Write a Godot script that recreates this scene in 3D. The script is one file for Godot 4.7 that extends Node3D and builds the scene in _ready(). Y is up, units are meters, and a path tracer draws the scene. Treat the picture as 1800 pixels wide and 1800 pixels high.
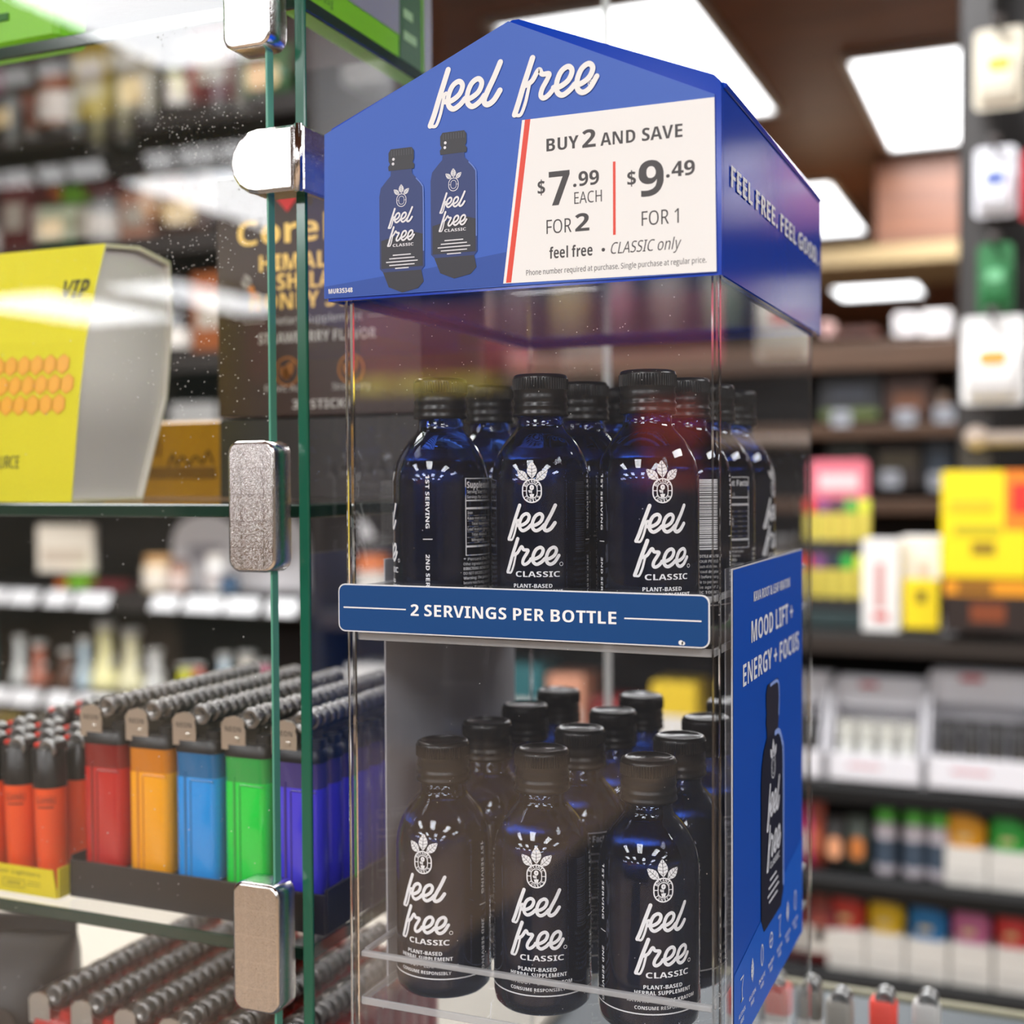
extends Node3D
# A shop counter: an acrylic bottle display beside a glass showcase, shop shelving behind.
# All heights below are written from the lens and lifted by CY (the lens stands 1.35 m above the floor).
const CY := 1.35
const CEIL := 1.30
var mats := {}
var meshes := {}
var taken := {}
var caps := {}
var rng := RandomNumberGenerator.new()
const NTH := ["first", "second", "third", "fourth", "fifth", "sixth", "seventh", "eighth", "ninth", "tenth", "eleventh", "twelfth", "thirteenth", "fourteenth", "fifteenth", "sixteenth", "seventeenth", "eighteenth", "nineteenth", "twentieth", "twenty-first", "twenty-second", "twenty-third", "twenty-fourth"]

func _ready():
	rng.seed = 7
	set_camera_and_lights()
	build_room()
	build_rear_aisle()
	build_counter()
	build_wood_unit()
	build_low_unit()
	build_tall_bay()
	build_left_unit()
	build_showcase()
	build_showcase_goods()
	build_display()
	build_bottles()
	build_counter_goods()

# ---------------------------------------------------------------- camera, light
func set_camera_and_lights():
	var cam := Camera3D.new()
	cam.name = "camera"
	add_child(cam)
	cam.position = Vector3(0, CY, 0)
	cam.basis = Basis.from_euler(Vector3(deg_to_rad(-1.4848), deg_to_rad(22.966), deg_to_rad(-0.2949)))
	var at := CameraAttributesPhysical.new()
	at.frustum_focal_length = 12.0 * 2230.6 / 900.0
	at.exposure_aperture = 3.9
	at.frustum_focus_distance = 0.487
	at.frustum_near = 0.05
	at.frustum_far = 60.0
	cam.attributes = at
	cam.fov = rad_to_deg(2.0 * atan(900.0 / 2230.6))
	cam.current = true
	var we := WorldEnvironment.new()
	we.name = "surroundings"
	var e := Environment.new()
	e.background_mode = Environment.BG_COLOR
	e.background_color = Color(0.02, 0.02, 0.02)
	e.tonemap_mode = Environment.TONE_MAPPER_LINEAR
	e.tonemap_exposure = 1.0
	e.sdfgi_enabled = true
	e.ssao_enabled = true
	e.ssil_enabled = true
	we.environment = e
	add_child(we)
	# ceiling troffers: x0, x1, z0, z1 and where they hang
	var troffers := [
		[-1.48, -0.87, -4.51, -3.30, "over the aisle, nearest above the blue display header"],
		[-1.48, -0.87, -6.88, -5.64, "over the aisle, beside the lit wooden soffit"],
		[-1.40, -0.80, -9.40, -7.95, "far down the shop, seen below the wooden soffit"],
		[-0.60, 0.02, -5.21, -4.02, "touching the wooden soffit beside the black tall bay"],
		[-2.75, -1.95, -5.25, -4.02, "seen behind the chrome hinge of the glass showcase"],
		[-2.55, -1.93, 1.15, 2.36, "mirrored largest at the top of the showcase door"],
		[-3.68, -2.75, 3.42, 4.66, "mirrored beside the round-ended hinge"],
		[-7.2, -6.2, 5.75, 7.3, "mirrored across the yellow sleeve box"],
		[-5.75, -5.1, 5.7, 7.3, "mirrored at the open end of the yellow sleeve box"],
		[-0.75, -0.13, 1.15, 2.36, "behind the camera, first row, second from the door side"],
		[1.05, 1.67, 1.15, 2.36, "behind the camera, first row, third from the door side"],
		[2.85, 3.47, 1.15, 2.36, "behind the camera, first row, farthest from the door side"],
		[-1.85, -1.23, 3.42, 4.66, "behind the camera, second row, above the middle aisle"],
		[-0.05, 0.57, 3.42, 4.66, "behind the camera, second row, third place"],
		[1.75, 2.37, 3.42, 4.66, "behind the camera, second row, last place"],
		[-3.3, -2.68, 5.75, 7.0, "behind the camera, third row, first place"],
		[-1.5, -0.88, 5.75, 7.0, "behind the camera, third row, second place"],
		[0.3, 0.92, 5.75, 7.0, "behind the camera, third row, third place"],
		[2.1, 2.72, 5.75, 7.0, "behind the camera, third row, last place"],
		[-1.75, -1.13, -1.55, -0.35, "right above the sales counter, over the showcase"],
		[-0.75, -0.13, -1.75, -0.55, "right above the sales counter, over the display"],
		[1.3, 1.92, -1.75, -0.55, "right above the far end of the sales counter"],
	]
	for t in troffers:
		troffer(t[0], t[1], t[2], t[3], t[4])

func troffer(x0, x1, z0, z1, where):
	var t := thing("ceiling_light", "flat white ceiling light panel " + where, "light", "ceiling light panels", Vector3((x0 + x1) / 2, CEIL, (z0 + z1) / 2))
	var w: float = x1 - x0
	var d: float = z1 - z0
	var st := begin()
	for s in [-1, 1]:
		box_in(st, Vector3(s * (w / 2 - 0.012), -0.012, 0), Vector3(0.024, 0.024, d), 0.002)
		box_in(st, Vector3(0, -0.012, s * (d / 2 - 0.012)), Vector3(w - 0.048, 0.024, 0.024), 0.002)
	part(t, "frame", st.commit(), mat("lamp_frame", Color(0.75, 0.75, 0.75), 0.5))
	var m := mat("lamp_diffuser", Color(0.95, 0.95, 0.95), 0.6)
	m.emission_enabled = true
	m.emission = Color(0.98, 0.99, 1.0)
	m.emission_energy_multiplier = 4.0
	part(t, "diffuser", chbox(w - 0.05, 0.012, d - 0.05, 0.001), m, Vector3(0, -0.009, 0))
	var l := AreaLight3D.new()
	l.name = "lamp"
	l.area_size = Vector2(w - 0.06, d - 0.06)
	l.area_normalize_energy = false
	l.light_energy = 5.0
	l.light_color = Color(0.985, 0.99, 1.0)
	l.area_range = 30.0
	l.shadow_enabled = true
	t.add_child(l)
	l.rotation = Vector3(-PI / 2, 0, 0)
	l.position = Vector3(0, -0.03, 0)

# ---------------------------------------------------------------- nodes
func numbered(n: String) -> String:
	var k: int = taken.get(n, 0)
	taken[n] = k + 1
	return n if k == 0 else "%s_%03d" % [n, k]

func thing(called: String, label: String, category: String, group := "", at := Vector3.ZERO, turn := 0.0) -> Node3D:
	var o := Node3D.new()
	o.name = numbered(called)
	add_child(o)
	o.position = at + Vector3(0, CY + (0.0006 if category in ["box", "pouch", "jar", "bottle", "bag", "bin", "pack", "glass pipe", "vape", "stand", "card", "lighter", "tray"] else 0.0), 0)
	o.rotation.y = turn
	o.set_meta("label", label)
	o.set_meta("category", category)
	if group != "":
		o.set_meta("group", group)
	return o

func part(parent: Node3D, called: String, mesh: Mesh, m: Material, at := Vector3.ZERO, rot := Vector3.ZERO) -> MeshInstance3D:
	var o := MeshInstance3D.new()
	o.name = called
	o.mesh = mesh
	o.material_override = m
	o.position = at
	o.rotation = rot
	parent.add_child(o, true)
	return o

func structure(called: String, mesh: Mesh, m: Material, at := Vector3.ZERO, label := "") -> MeshInstance3D:
	var o := part(self, called, mesh, m, at + Vector3(0, CY, 0))
	o.set_meta("kind", "structure")
	if label != "":
		o.set_meta("label", label)
	return o

# ---------------------------------------------------------------- materials
func mat(key: String, c := Color.WHITE, rough := 0.6, metal := 0.0) -> StandardMaterial3D:
	if mats.has(key):
		return mats[key]
	var m := StandardMaterial3D.new()
	m.resource_name = key
	m.albedo_color = c
	m.roughness = rough
	m.metallic = metal
	m.cull_mode = BaseMaterial3D.CULL_DISABLED
	mats[key] = m
	return m

func rgb(r, g, b, rough := 0.55) -> StandardMaterial3D:
	return mat("paint_%d_%d_%d_%d" % [r, g, b, int(rough * 100)], Color8(r, g, b), rough)

func pane_mat(key: String, c: Color, alpha: float, rough := 0.0) -> StandardMaterial3D:
	var m := mat(key, Color(c.r, c.g, c.b, alpha), rough)
	m.transparency = BaseMaterial3D.TRANSPARENCY_ALPHA
	return m

func soft_mat(key: String, c: Color, alpha: float, rough := 0.4) -> StandardMaterial3D:
	return pane_mat(key, c, alpha, rough)

func wood_mat(key: String, dark: Color, light: Color, rough: float) -> StandardMaterial3D:
	if mats.has(key):
		return mats[key]
	var m := mat(key, Color.WHITE, rough)
	var n := FastNoiseLite.new()
	n.seed = 11
	n.frequency = 0.012
	n.fractal_octaves = 4
	var g := Gradient.new()
	g.set_color(0, dark)
	g.set_color(1, light)
	var t := NoiseTexture2D.new()
	t.width = 256
	t.height = 256
	t.seamless = true
	t.noise = n
	t.color_ramp = g
	m.albedo_texture = t
	m.uv1_triplanar = true
	m.uv1_scale = Vector3(0.5, 6.0, 3.0)
	return m

func grain(m: StandardMaterial3D, scale: float, depth_cm: float, freq := 0.1) -> StandardMaterial3D:
	if m.heightmap_enabled:
		return m
	var n := FastNoiseLite.new()
	n.seed = 3
	n.frequency = freq
	var t := NoiseTexture2D.new()
	t.width = 256
	t.height = 256
	t.seamless = true
	t.noise = n
	m.heightmap_enabled = true
	m.heightmap_texture = t
	m.heightmap_scale = depth_cm
	m.uv1_triplanar = true
	m.uv1_scale = Vector3.ONE * scale
	return m

# ---------------------------------------------------------------- meshes
func begin() -> SurfaceTool:
	var st := SurfaceTool.new()
	st.begin(Mesh.PRIMITIVE_TRIANGLES)
	return st

func tri(st: SurfaceTool, a: Vector3, b: Vector3, c: Vector3, n: Vector3):
	# clockwise as seen from the side that n points to
	if (b - a).cross(c - a).dot(n) > 0:
		var q := b
		b = c
		c = q
	for p in [a, b, c]:
		st.set_normal(n)
		st.add_vertex(p)

func flat(st: SurfaceTool, pts: Array, inside: Vector3):
	var n: Vector3 = (pts[1] - pts[0]).cross(pts[2] - pts[0]).normalized()
	if n.dot(pts[0] - inside) < 0:
		n = -n
	for i in range(1, pts.size() - 1):
		tri(st, pts[0], pts[i], pts[i + 1], n)

func box_in(st: SurfaceTool, at: Vector3, size: Vector3, c := 0.0):
	var h := size / 2
	c = minf(c, minf(h.x, minf(h.y, h.z)) * 0.98)
	if c <= 0.0:
		for a in 3:
			for s in [-1, 1]:
				var u := Vector3.ZERO
				var v := Vector3.ZERO
				var w := Vector3.ZERO
				w[a] = h[a] * s
				u[(a + 1) % 3] = h[(a + 1) % 3]
				v[(a + 2) % 3] = h[(a + 2) % 3]
				flat(st, [at + w - u - v, at + w + u - v, at + w + u + v, at + w - u + v], at)
		return
	var corner := func(sx, sy, sz, a):
		var p := Vector3(sx * (h.x - c), sy * (h.y - c), sz * (h.z - c))
		p[a] += c * [sx, sy, sz][a]
		return at + p
	for s in [-1, 1]:
		flat(st, [corner.call(s, -1, -1, 0), corner.call(s, 1, -1, 0), corner.call(s, 1, 1, 0), corner.call(s, -1, 1, 0)], at)
		flat(st, [corner.call(-1, s, -1, 1), corner.call(1, s, -1, 1), corner.call(1, s, 1, 1), corner.call(-1, s, 1, 1)], at)
		flat(st, [corner.call(-1, -1, s, 2), corner.call(1, -1, s, 2), corner.call(1, 1, s, 2), corner.call(-1, 1, s, 2)], at)
		for q in [-1, 1]:
			flat(st, [corner.call(s, q, -1, 0), corner.call(s, q, -1, 1), corner.call(s, q, 1, 1), corner.call(s, q, 1, 0)], at)
			flat(st, [corner.call(s, -1, q, 0), corner.call(s, -1, q, 2), corner.call(s, 1, q, 2), corner.call(s, 1, q, 0)], at)
			flat(st, [corner.call(-1, s, q, 1), corner.call(-1, s, q, 2), corner.call(1, s, q, 2), corner.call(1, s, q, 1)], at)
			for r in [-1, 1]:
				flat(st, [corner.call(s, q, r, 0), corner.call(s, q, r, 1), corner.call(s, q, r, 2)], at)

func chbox(x: float, y: float, z: float, c := 0.001) -> Mesh:
	var key := "box %.4f %.4f %.4f %.4f" % [x, y, z, c]
	if not meshes.has(key):
		var st := begin()
		box_in(st, Vector3.ZERO, Vector3(x, y, z), c)
		meshes[key] = st.commit()
	return meshes[key]

func prism_in(st: SurfaceTool, poly: PackedVector2Array, z0: float, z1: float, place := Transform3D()):
	# outline in x, y, thick from z0 to z1
	var cw := Geometry2D.is_polygon_clockwise(poly)
	var ids := Geometry2D.triangulate_polygon(poly)
	var b := place.basis
	for i in range(0, ids.size(), 3):
		for f in [[z0, -1.0], [z1, 1.0]]:
			tri(st, place * Vector3(poly[ids[i]].x, poly[ids[i]].y, f[0]), place * Vector3(poly[ids[i + 1]].x, poly[ids[i + 1]].y, f[0]), place * Vector3(poly[ids[i + 2]].x, poly[ids[i + 2]].y, f[0]), (b * Vector3(0, 0, f[1])).normalized())
	if z0 == z1:
		return
	for i in poly.size():
		var p := poly[i]
		var q := poly[(i + 1) % poly.size()]
		var e := (q - p).normalized()
		var n2 := Vector2(e.y, -e.x)
		if cw:
			n2 = -n2
		var n := (b * Vector3(n2.x, n2.y, 0)).normalized()
		tri(st, place * Vector3(p.x, p.y, z0), place * Vector3(q.x, q.y, z0), place * Vector3(q.x, q.y, z1), n)
		tri(st, place * Vector3(p.x, p.y, z0), place * Vector3(q.x, q.y, z1), place * Vector3(p.x, p.y, z1), n)

func prism(poly: PackedVector2Array, z0: float, z1: float) -> Mesh:
	var st := begin()
	prism_in(st, poly, z0, z1)
	return st.commit()

func round_rect(w: float, h: float, r: float, n := 4) -> PackedVector2Array:
	var out := PackedVector2Array()
	for k in 4:
		var c := Vector2((w / 2 - r) * [1, -1, -1, 1][k], (h / 2 - r) * [1, 1, -1, -1][k])
		for i in n + 1:
			var a := (k + float(i) / n) * PI / 2
			out.append(c + Vector2(cos(a), sin(a)) * r)
	return out

func shifted(poly: PackedVector2Array, by: Vector2) -> PackedVector2Array:
	var out := PackedVector2Array()
	for p in poly:
		out.append(p + by)
	return out

func lathe_in(st: SurfaceTool, prof: Array, segs: int, at := Vector3.ZERO, squash := 1.0):
	# profile of Vector2(radius, height), from bottom to top; a repeated point makes a hard edge
	for i in prof.size() - 1:
		var p: Vector2 = prof[i]
		var q: Vector2 = prof[i + 1]
		if p.is_equal_approx(q):
			continue
		var e := (q - p).normalized()
		var n0 := Vector2(e.y, -e.x)
		var np := n0
		var nq := n0
		if i > 0 and not prof[i - 1].is_equal_approx(p):
			var d: Vector2 = (p - prof[i - 1]).normalized()
			np = (n0 + Vector2(d.y, -d.x)).normalized()
		if i + 2 < prof.size() and not prof[i + 2].is_equal_approx(q):
			var d: Vector2 = (prof[i + 2] - q).normalized()
			nq = (n0 + Vector2(d.y, -d.x)).normalized()
		for k in segs:
			var a := TAU * k / segs
			var b := TAU * (k + 1) / segs
			var va := Vector3(sin(a), 0, cos(a) * squash)
			var vb := Vector3(sin(b), 0, cos(b) * squash)
			var quad := [[va * p.x + Vector3(0, p.y, 0), va * np.x + Vector3(0, np.y, 0)], [vb * p.x + Vector3(0, p.y, 0), vb * np.x + Vector3(0, np.y, 0)], [vb * q.x + Vector3(0, q.y, 0), vb * nq.x + Vector3(0, nq.y, 0)], [va * q.x + Vector3(0, q.y, 0), va * nq.x + Vector3(0, nq.y, 0)]]
			for t in [[0, 2, 1], [0, 3, 2]]:
				if quad[t[0]][0].is_equal_approx(quad[t[1]][0]) or quad[t[1]][0].is_equal_approx(quad[t[2]][0]) or quad[t[0]][0].is_equal_approx(quad[t[2]][0]):
					continue
				for j in t:
					st.set_normal(quad[j][1].normalized())
					st.add_vertex(at + quad[j][0])

func lathe(prof: Array, segs := 32, squash := 1.0) -> Mesh:
	var st := begin()
	lathe_in(st, prof, segs, Vector3.ZERO, squash)
	return st.commit()

func tube_in(st: SurfaceTool, path: Array, r: float, segs := 8):
	for i in path.size() - 1:
		var a: Vector3 = path[i]
		var b: Vector3 = path[i + 1]
		var d := (b - a).normalized()
		var u := d.cross(Vector3.UP if absf(d.y) < 0.9 else Vector3.RIGHT).normalized()
		var v := d.cross(u)
		for k in segs:
			var p := u * cos(TAU * k / segs) + v * sin(TAU * k / segs)
			var q := u * cos(TAU * (k + 1) / segs) + v * sin(TAU * (k + 1) / segs)
			flat(st, [a + p * r, a + q * r, b + q * r, b + p * r], (a + b) / 2)
		flat(st, [a + u * r, a + (u + v) * 0.707 * r, a + v * r, a + (v - u) * 0.707 * r, a - u * r, a - (u + v) * 0.707 * r, a - v * r, a + (u - v) * 0.707 * r], b)
		flat(st, [b + u * r, b + (u + v) * 0.707 * r, b + v * r, b + (v - u) * 0.707 * r, b - u * r, b - (u + v) * 0.707 * r, b - v * r, b + (u - v) * 0.707 * r], a)

# a stack of joined outlines: each [width, depth, y, corner, shift x, shift z]
func loft(rings: Array, n := 3) -> Mesh:
	var st := begin()
	st.set_smooth_group(0)
	var loops := []
	for r in rings:
		var o := []
		for p in round_rect(r[0], r[1], minf(r[3], minf(r[0], r[1]) / 2 * 0.99), n):
			o.append(Vector3(p.x + (r[4] if r.size() > 4 else 0.0), r[2], p.y + (r[5] if r.size() > 5 else 0.0)))
		loops.append(o)
	var m: int = loops[0].size()
	for i in loops.size() - 1:
		for k in m:
			var a: Vector3 = loops[i][k]
			var b: Vector3 = loops[i][(k + 1) % m]
			var c: Vector3 = loops[i + 1][(k + 1) % m]
			var d: Vector3 = loops[i + 1][k]
			for p in [a, b, c, a, c, d]:
				st.add_vertex(p)
	st.set_smooth_group(1)
	for i in range(1, m - 1):
		for p in [loops[0][0], loops[0][i + 1], loops[0][i]]:
			st.add_vertex(p)
		var t: Array = loops[-1]
		for p in [t[0], t[i], t[i + 1]]:
			st.add_vertex(p)
	st.generate_normals()
	return st.commit()

# ---------------------------------------------------------------- lettering
func face_font(bold: bool) -> Font:
	var key := "font" + str(bold)
	if not caps.has(key):
		var f := SystemFont.new()
		f.font_names = PackedStringArray(["Droid Sans"])
		f.font_weight = 700 if bold else 400
		caps[key] = f
	return caps[key]

func glyphs(s: String, bold: bool) -> PackedVector3Array:
	var key := "text " + str(bold) + s
	if not caps.has(key):
		var t := TextMesh.new()
		t.font = face_font(bold)
		t.font_size = 48
		t.pixel_size = 0.01
		t.depth = 0.0
		t.curve_step = 1.0
		t.text = s
		var a := t.surface_get_arrays(0)
		var v: PackedVector3Array = a[Mesh.ARRAY_VERTEX]
		var out := PackedVector3Array()
		if a[Mesh.ARRAY_INDEX] != null and a[Mesh.ARRAY_INDEX].size():
			for i in a[Mesh.ARRAY_INDEX]:
				out.append(v[i])
		else:
			out = v
		caps[key] = out
	return caps[key]

func bounds(v: PackedVector3Array) -> Rect2:
	if v.is_empty():
		return Rect2()
	var r := Rect2(Vector2(v[0].x, v[0].y), Vector2.ZERO)
	for p in v:
		r = r.expand(Vector2(p.x, p.y))
	return r

# s set between x0 and x1 on the baseline y, capitals h high; put(Vector2) -> [point, normal]
func write(st: SurfaceTool, s: String, x0: float, x1: float, y: float, h: float, bold: bool, put: Callable, slant := 0.0):
	var v := glyphs(s, bold)
	var b := bounds(v)
	var cap := bounds(glyphs("H", bold)).size.y
	var base := bounds(glyphs("H", bold)).position.y
	var ky := h / cap
	var kx := ky if x1 <= x0 else (x1 - x0) / b.size.x
	for i in range(0, v.size() - 2, 3):
		var q := []
		for k in 3:
			var p: Vector3 = v[i + k]
			var yy := (p.y - base) * ky
			q.append(put.call(Vector2(x0 + (p.x - b.position.x) * kx + yy * slant, y + yy)))
		tri(st, q[0][0], q[1][0], q[2][0], q[0][1])

func smooth(pts: Array, per := 6) -> PackedVector2Array:
	var out := PackedVector2Array()
	for i in pts.size() - 1:
		var p0: Vector2 = pts[maxi(i - 1, 0)]
		var p1: Vector2 = pts[i]
		var p2: Vector2 = pts[i + 1]
		var p3: Vector2 = pts[mini(i + 2, pts.size() - 1)]
		for k in per:
			out.append(p1.cubic_interpolate(p2, p0, p3, float(k) / per))
	out.append(pts[-1])
	return out

func stroke(st: SurfaceTool, pts: PackedVector2Array, w: float, put: Callable, ends := true):
	var l := []
	for i in pts.size():
		var d := (pts[mini(i + 1, pts.size() - 1)] - pts[maxi(i - 1, 0)]).normalized()
		l.append(Vector2(-d.y, d.x) * w / 2)
	for i in pts.size() - 1:
		var a: Array = put.call(pts[i] + l[i])
		var b: Array = put.call(pts[i + 1] + l[i + 1])
		var c: Array = put.call(pts[i + 1] - l[i + 1])
		var d: Array = put.call(pts[i] - l[i])
		tri(st, a[0], b[0], c[0], a[1])
		tri(st, a[0], c[0], d[0], a[1])
	if ends:
		for e in [[0, 1], [pts.size() - 1, pts.size() - 2]]:
			var out_dir := (pts[e[0]] - pts[e[1]]).angle()
			var m: Array = put.call(pts[e[0]])
			for k in 6:
				var a: Array = put.call(pts[e[0]] + Vector2.from_angle(out_dir - PI / 2 + PI * k / 6) * w / 2)
				var b: Array = put.call(pts[e[0]] + Vector2.from_angle(out_dir - PI / 2 + PI * (k + 1) / 6) * w / 2)
				tri(st, m[0], a[0], b[0], m[1])

func disc(st: SurfaceTool, c: Vector2, r: float, put: Callable, n := 10):
	var m: Array = put.call(c)
	for k in n:
		var a: Array = put.call(c + Vector2.from_angle(TAU * k / n) * r)
		var b: Array = put.call(c + Vector2.from_angle(TAU * (k + 1) / n) * r)
		tri(st, m[0], a[0], b[0], m[1])

func shape(st: SurfaceTool, poly: PackedVector2Array, put: Callable):
	var ids := Geometry2D.triangulate_polygon(poly)
	for i in range(0, ids.size(), 3):
		var a: Array = put.call(poly[ids[i]])
		var b: Array = put.call(poly[ids[i + 1]])
		var c: Array = put.call(poly[ids[i + 2]])
		tri(st, a[0], b[0], c[0], a[1])

func bar(st: SurfaceTool, x0: float, y0: float, x1: float, y1: float, put: Callable, n := 1):
	for k in n:
		var a := lerpf(x0, x1, float(k) / n)
		var b := lerpf(x0, x1, float(k + 1) / n)
		shape(st, PackedVector2Array([Vector2(a, y0), Vector2(b, y0), Vector2(b, y1), Vector2(a, y1)]), put)

func on_front(z: float) -> Callable:
	return func(p: Vector2): return [Vector3(p.x, p.y, z), Vector3.BACK]

# brush-script words; drawn on a sheet where 26.5 units are a millimetre, y downwards
const SCRIPT := {
	"f1": [38, [[318, 700], [292, 770], [255, 868], [215, 980], [184, 1050]]],
	"f1b": [23, [[190, 1053], [226, 1054], [257, 990], [277, 915], [288, 864]]],
	"f1c": [26, [[270, 868], [302, 852]]],
	"e1": [35, [[296, 906], [345, 903], [400, 868], [422, 815], [396, 786], [350, 810], [320, 872], [320, 932], [354, 960], [402, 938], [442, 900]]],
	"e2": [35, [[434, 906], [483, 903], [538, 868], [560, 815], [534, 786], [488, 810], [458, 872], [458, 932], [492, 960], [540, 938], [578, 898]]],
	"l1": [38, [[692, 700], [650, 786], [598, 880], [576, 935], [600, 960], [644, 938], [688, 880]]],
	"f2": [38, [[296, 1045], [270, 1115], [233, 1213], [200, 1310], [170, 1390]]],
	"f2b": [23, [[176, 1393], [212, 1394], [243, 1330], [263, 1255], [274, 1206]]],
	"r1": [33, [[246, 1214], [292, 1190], [330, 1134], [346, 1128], [362, 1156], [408, 1160], [398, 1190], [362, 1248], [352, 1290], [372, 1308], [408, 1290], [448, 1246]]],
	"e3": [35, [[438, 1251], [487, 1248], [542, 1213], [564, 1160], [538, 1131], [492, 1155], [462, 1217], [462, 1277], [496, 1305], [544, 1283], [584, 1245]]],
	"e4": [35, [[576, 1251], [625, 1248], [680, 1213], [702, 1160], [676, 1131], [630, 1155], [600, 1217], [600, 1277], [634, 1305], [682, 1283], [728, 1216]]],
}

func script_words(st: SurfaceTool, put: Callable, k: float, origin: Vector2, second := Vector2.ZERO, per := 6):
	var layer := 0
	for key in SCRIPT:
		var pts := []
		var low: bool = key in ["f2", "f2b", "r1", "e3", "e4"]
		for p in SCRIPT[key][1]:
			var q := Vector2(p[0], p[1]) + (second if low else Vector2.ZERO)
			pts.append(Vector2((q.x - origin.x) * k, (origin.y - q.y) * k))
		# each stroke of ink lies a hair over the one before, so that crossings do not share a plane
		layer += 1
		var n := smooth(pts, per)
		var half := n.size() / 2
		for h in 2:
			var lift := layer * 0.000022 + h * 0.000011
			var raised := func(p: Vector2):
				var q: Array = put.call(p)
				return [q[0] + q[1] * lift, q[1]]
			stroke(st, n.slice(0, half + 1) if h == 0 else n.slice(half, n.size()), SCRIPT[key][0] * k, raised)

func ring(st: SurfaceTool, c: Vector2, rx: float, ry: float, w: float, put: Callable, a0 := 0.0, a1 := TAU, n := 24):
	var pts := PackedVector2Array()
	for i in n + 1:
		var a := lerpf(a0, a1, float(i) / n)
		pts.append(c + Vector2(cos(a) * rx, sin(a) * ry))
	stroke(st, pts, w, put, false)

func leaf(st: SurfaceTool, foot: Vector2, tip: Vector2, w: float, put: Callable):
	# two halves beside an open midrib, notched by side veins
	var d := tip - foot
	var n := Vector2(-d.y, d.x).normalized()
	for s in [-1.0, 1.0]:
		for k in 5:
			var t0 := k / 5.0 + 0.012
			var t1 := (k + 1) / 5.0 - 0.012
			var w0 := sin(PI * pow(t0 * 0.97 + 0.02, 0.85)) * w
			var w1 := sin(PI * pow(t1 * 0.97 + 0.02, 0.85)) * w
			var a: Vector2 = foot + d * t0 + n * s * w * 0.05
			var b: Vector2 = foot + d * t1 + n * s * w * 0.05
			shape(st, PackedVector2Array([a, b, foot + d * (t1 + 0.09) + n * s * w1, foot + d * (t0 + 0.09) + n * s * w0]), put)

func emblem(st: SurfaceTool, put: Callable, k: float, c: Vector2, detail := true):
	var q := func(x, y): return c + Vector2((x - 447) * k, (550 - y) * k)
	leaf(st, q.call(446, 428), q.call(444, 262), 55 * k, put)
	leaf(st, q.call(408, 448), q.call(292, 345), 44 * k, put)
	leaf(st, q.call(484, 448), q.call(602, 345), 44 * k, put)
	var o := PackedVector2Array()
	for p in round_rect(196 * k, 236 * k, 96 * k, 8):
		o.append(c + p)
	o.append(o[0])
	stroke(st, o, 13 * k, put, false)
	var i := PackedVector2Array()
	for p in round_rect(112 * k, 152 * k, 55 * k, 6):
		i.append(c + p)
	i.append(i[0])
	stroke(st, i, 9 * k, put, false)
	bar(st, c.x - 96 * k, c.y - 4 * k, c.x - 56 * k, c.y + 4 * k, put)
	bar(st, c.x + 56 * k, c.y - 4 * k, c.x + 96 * k, c.y + 4 * k, put)
	if not detail:
		return
	# the sprout in its pot
	ring(st, q.call(447, 515), 14 * k, 18 * k, 20 * k, put, 0, TAU, 12)
	bar(st, c.x - 3 * k, c.y - 40 * k, c.x + 3 * k, c.y + 20 * k, put)
	leaf(st, q.call(447, 570), q.call(412, 545), 14 * k, put)
	shape(st, PackedVector2Array([q.call(422, 582), q.call(472, 582), q.call(464, 618), q.call(430, 618)]), put)
	# the name round the ring
	for w in [["BOTANIC", PI * 0.86, PI * 0.14, 1.0, 26.0], ["TONICS", PI * 1.16, PI * 1.84, -1.0, -26.0]]:
		for j in w[0].length():
			var a: float = lerpf(w[1], w[2], float(j) / (w[0].length() - 1))
			var dir := Vector2(cos(a), sin(a))
			var at: Vector2 = c + Vector2(0, w[4] * k * 0.9) + dir * 76 * k
			var up: Vector2 = dir * w[3]
			var rt := Vector2(up.y, -up.x)
			var inner := func(p: Vector2): return put.call(at + rt * p.x + up * p.y)
			write(st, w[0][j], -11 * k, 11 * k, -14 * k, 28 * k, true, inner)

# ---------------------------------------------------------------- room
func build_room():
	var floor_mat := mat("beige_tile", Color8(168, 140, 112), 0.35)
	structure("floor", chbox(14.6, 0.1, 21.2, 0.0), floor_mat, Vector3(-2.2, -CY - 0.05, -1.0))
	var wood := wood_mat("ceiling_wood", Color8(88, 50, 30), Color8(120, 72, 42), 0.45)
	structure("ceiling", chbox(14.6, 0.1, 21.2, 0.0), wood, Vector3(-2.2, CEIL + 0.05, -1.0), "dark brown wooden ceiling")
	var wall := mat("wall_paint", Color8(150, 140, 128), 0.8)
	var h := CY + CEIL
	structure("wall_back", chbox(14.6, h, 0.1, 0.0), mat("wall_brown", Color8(92, 70, 56), 0.8), Vector3(-2.2, (CEIL - CY) / 2, -11.05))
	structure("wall_front", chbox(14.6, h, 0.1, 0.0), wall, Vector3(-2.2, (CEIL - CY) / 2, 9.05))
	structure("wall_left", chbox(0.1, h, 20.0, 0.0), wall, Vector3(-9.35, (CEIL - CY) / 2, -1.0))
	structure("wall_right", chbox(0.1, h, 20.0, 0.0), wall, Vector3(4.85, (CEIL - CY) / 2, -1.0))
	# the wooden soffit that hangs across the shop
	structure("trim_1", chbox(5.0, 0.37, 0.55, 0.003), wood, Vector3(1.85, 1.115, -5.575), "orange-brown wooden soffit board")
	structure("trim_2", chbox(5.6, 0.075, 0.62, 0.004), mat("cream_trim", Color8(150, 128, 88), 0.5), Vector3(1.75, 0.892, -5.59), "pale trim along the bottom of the soffit")

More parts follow.
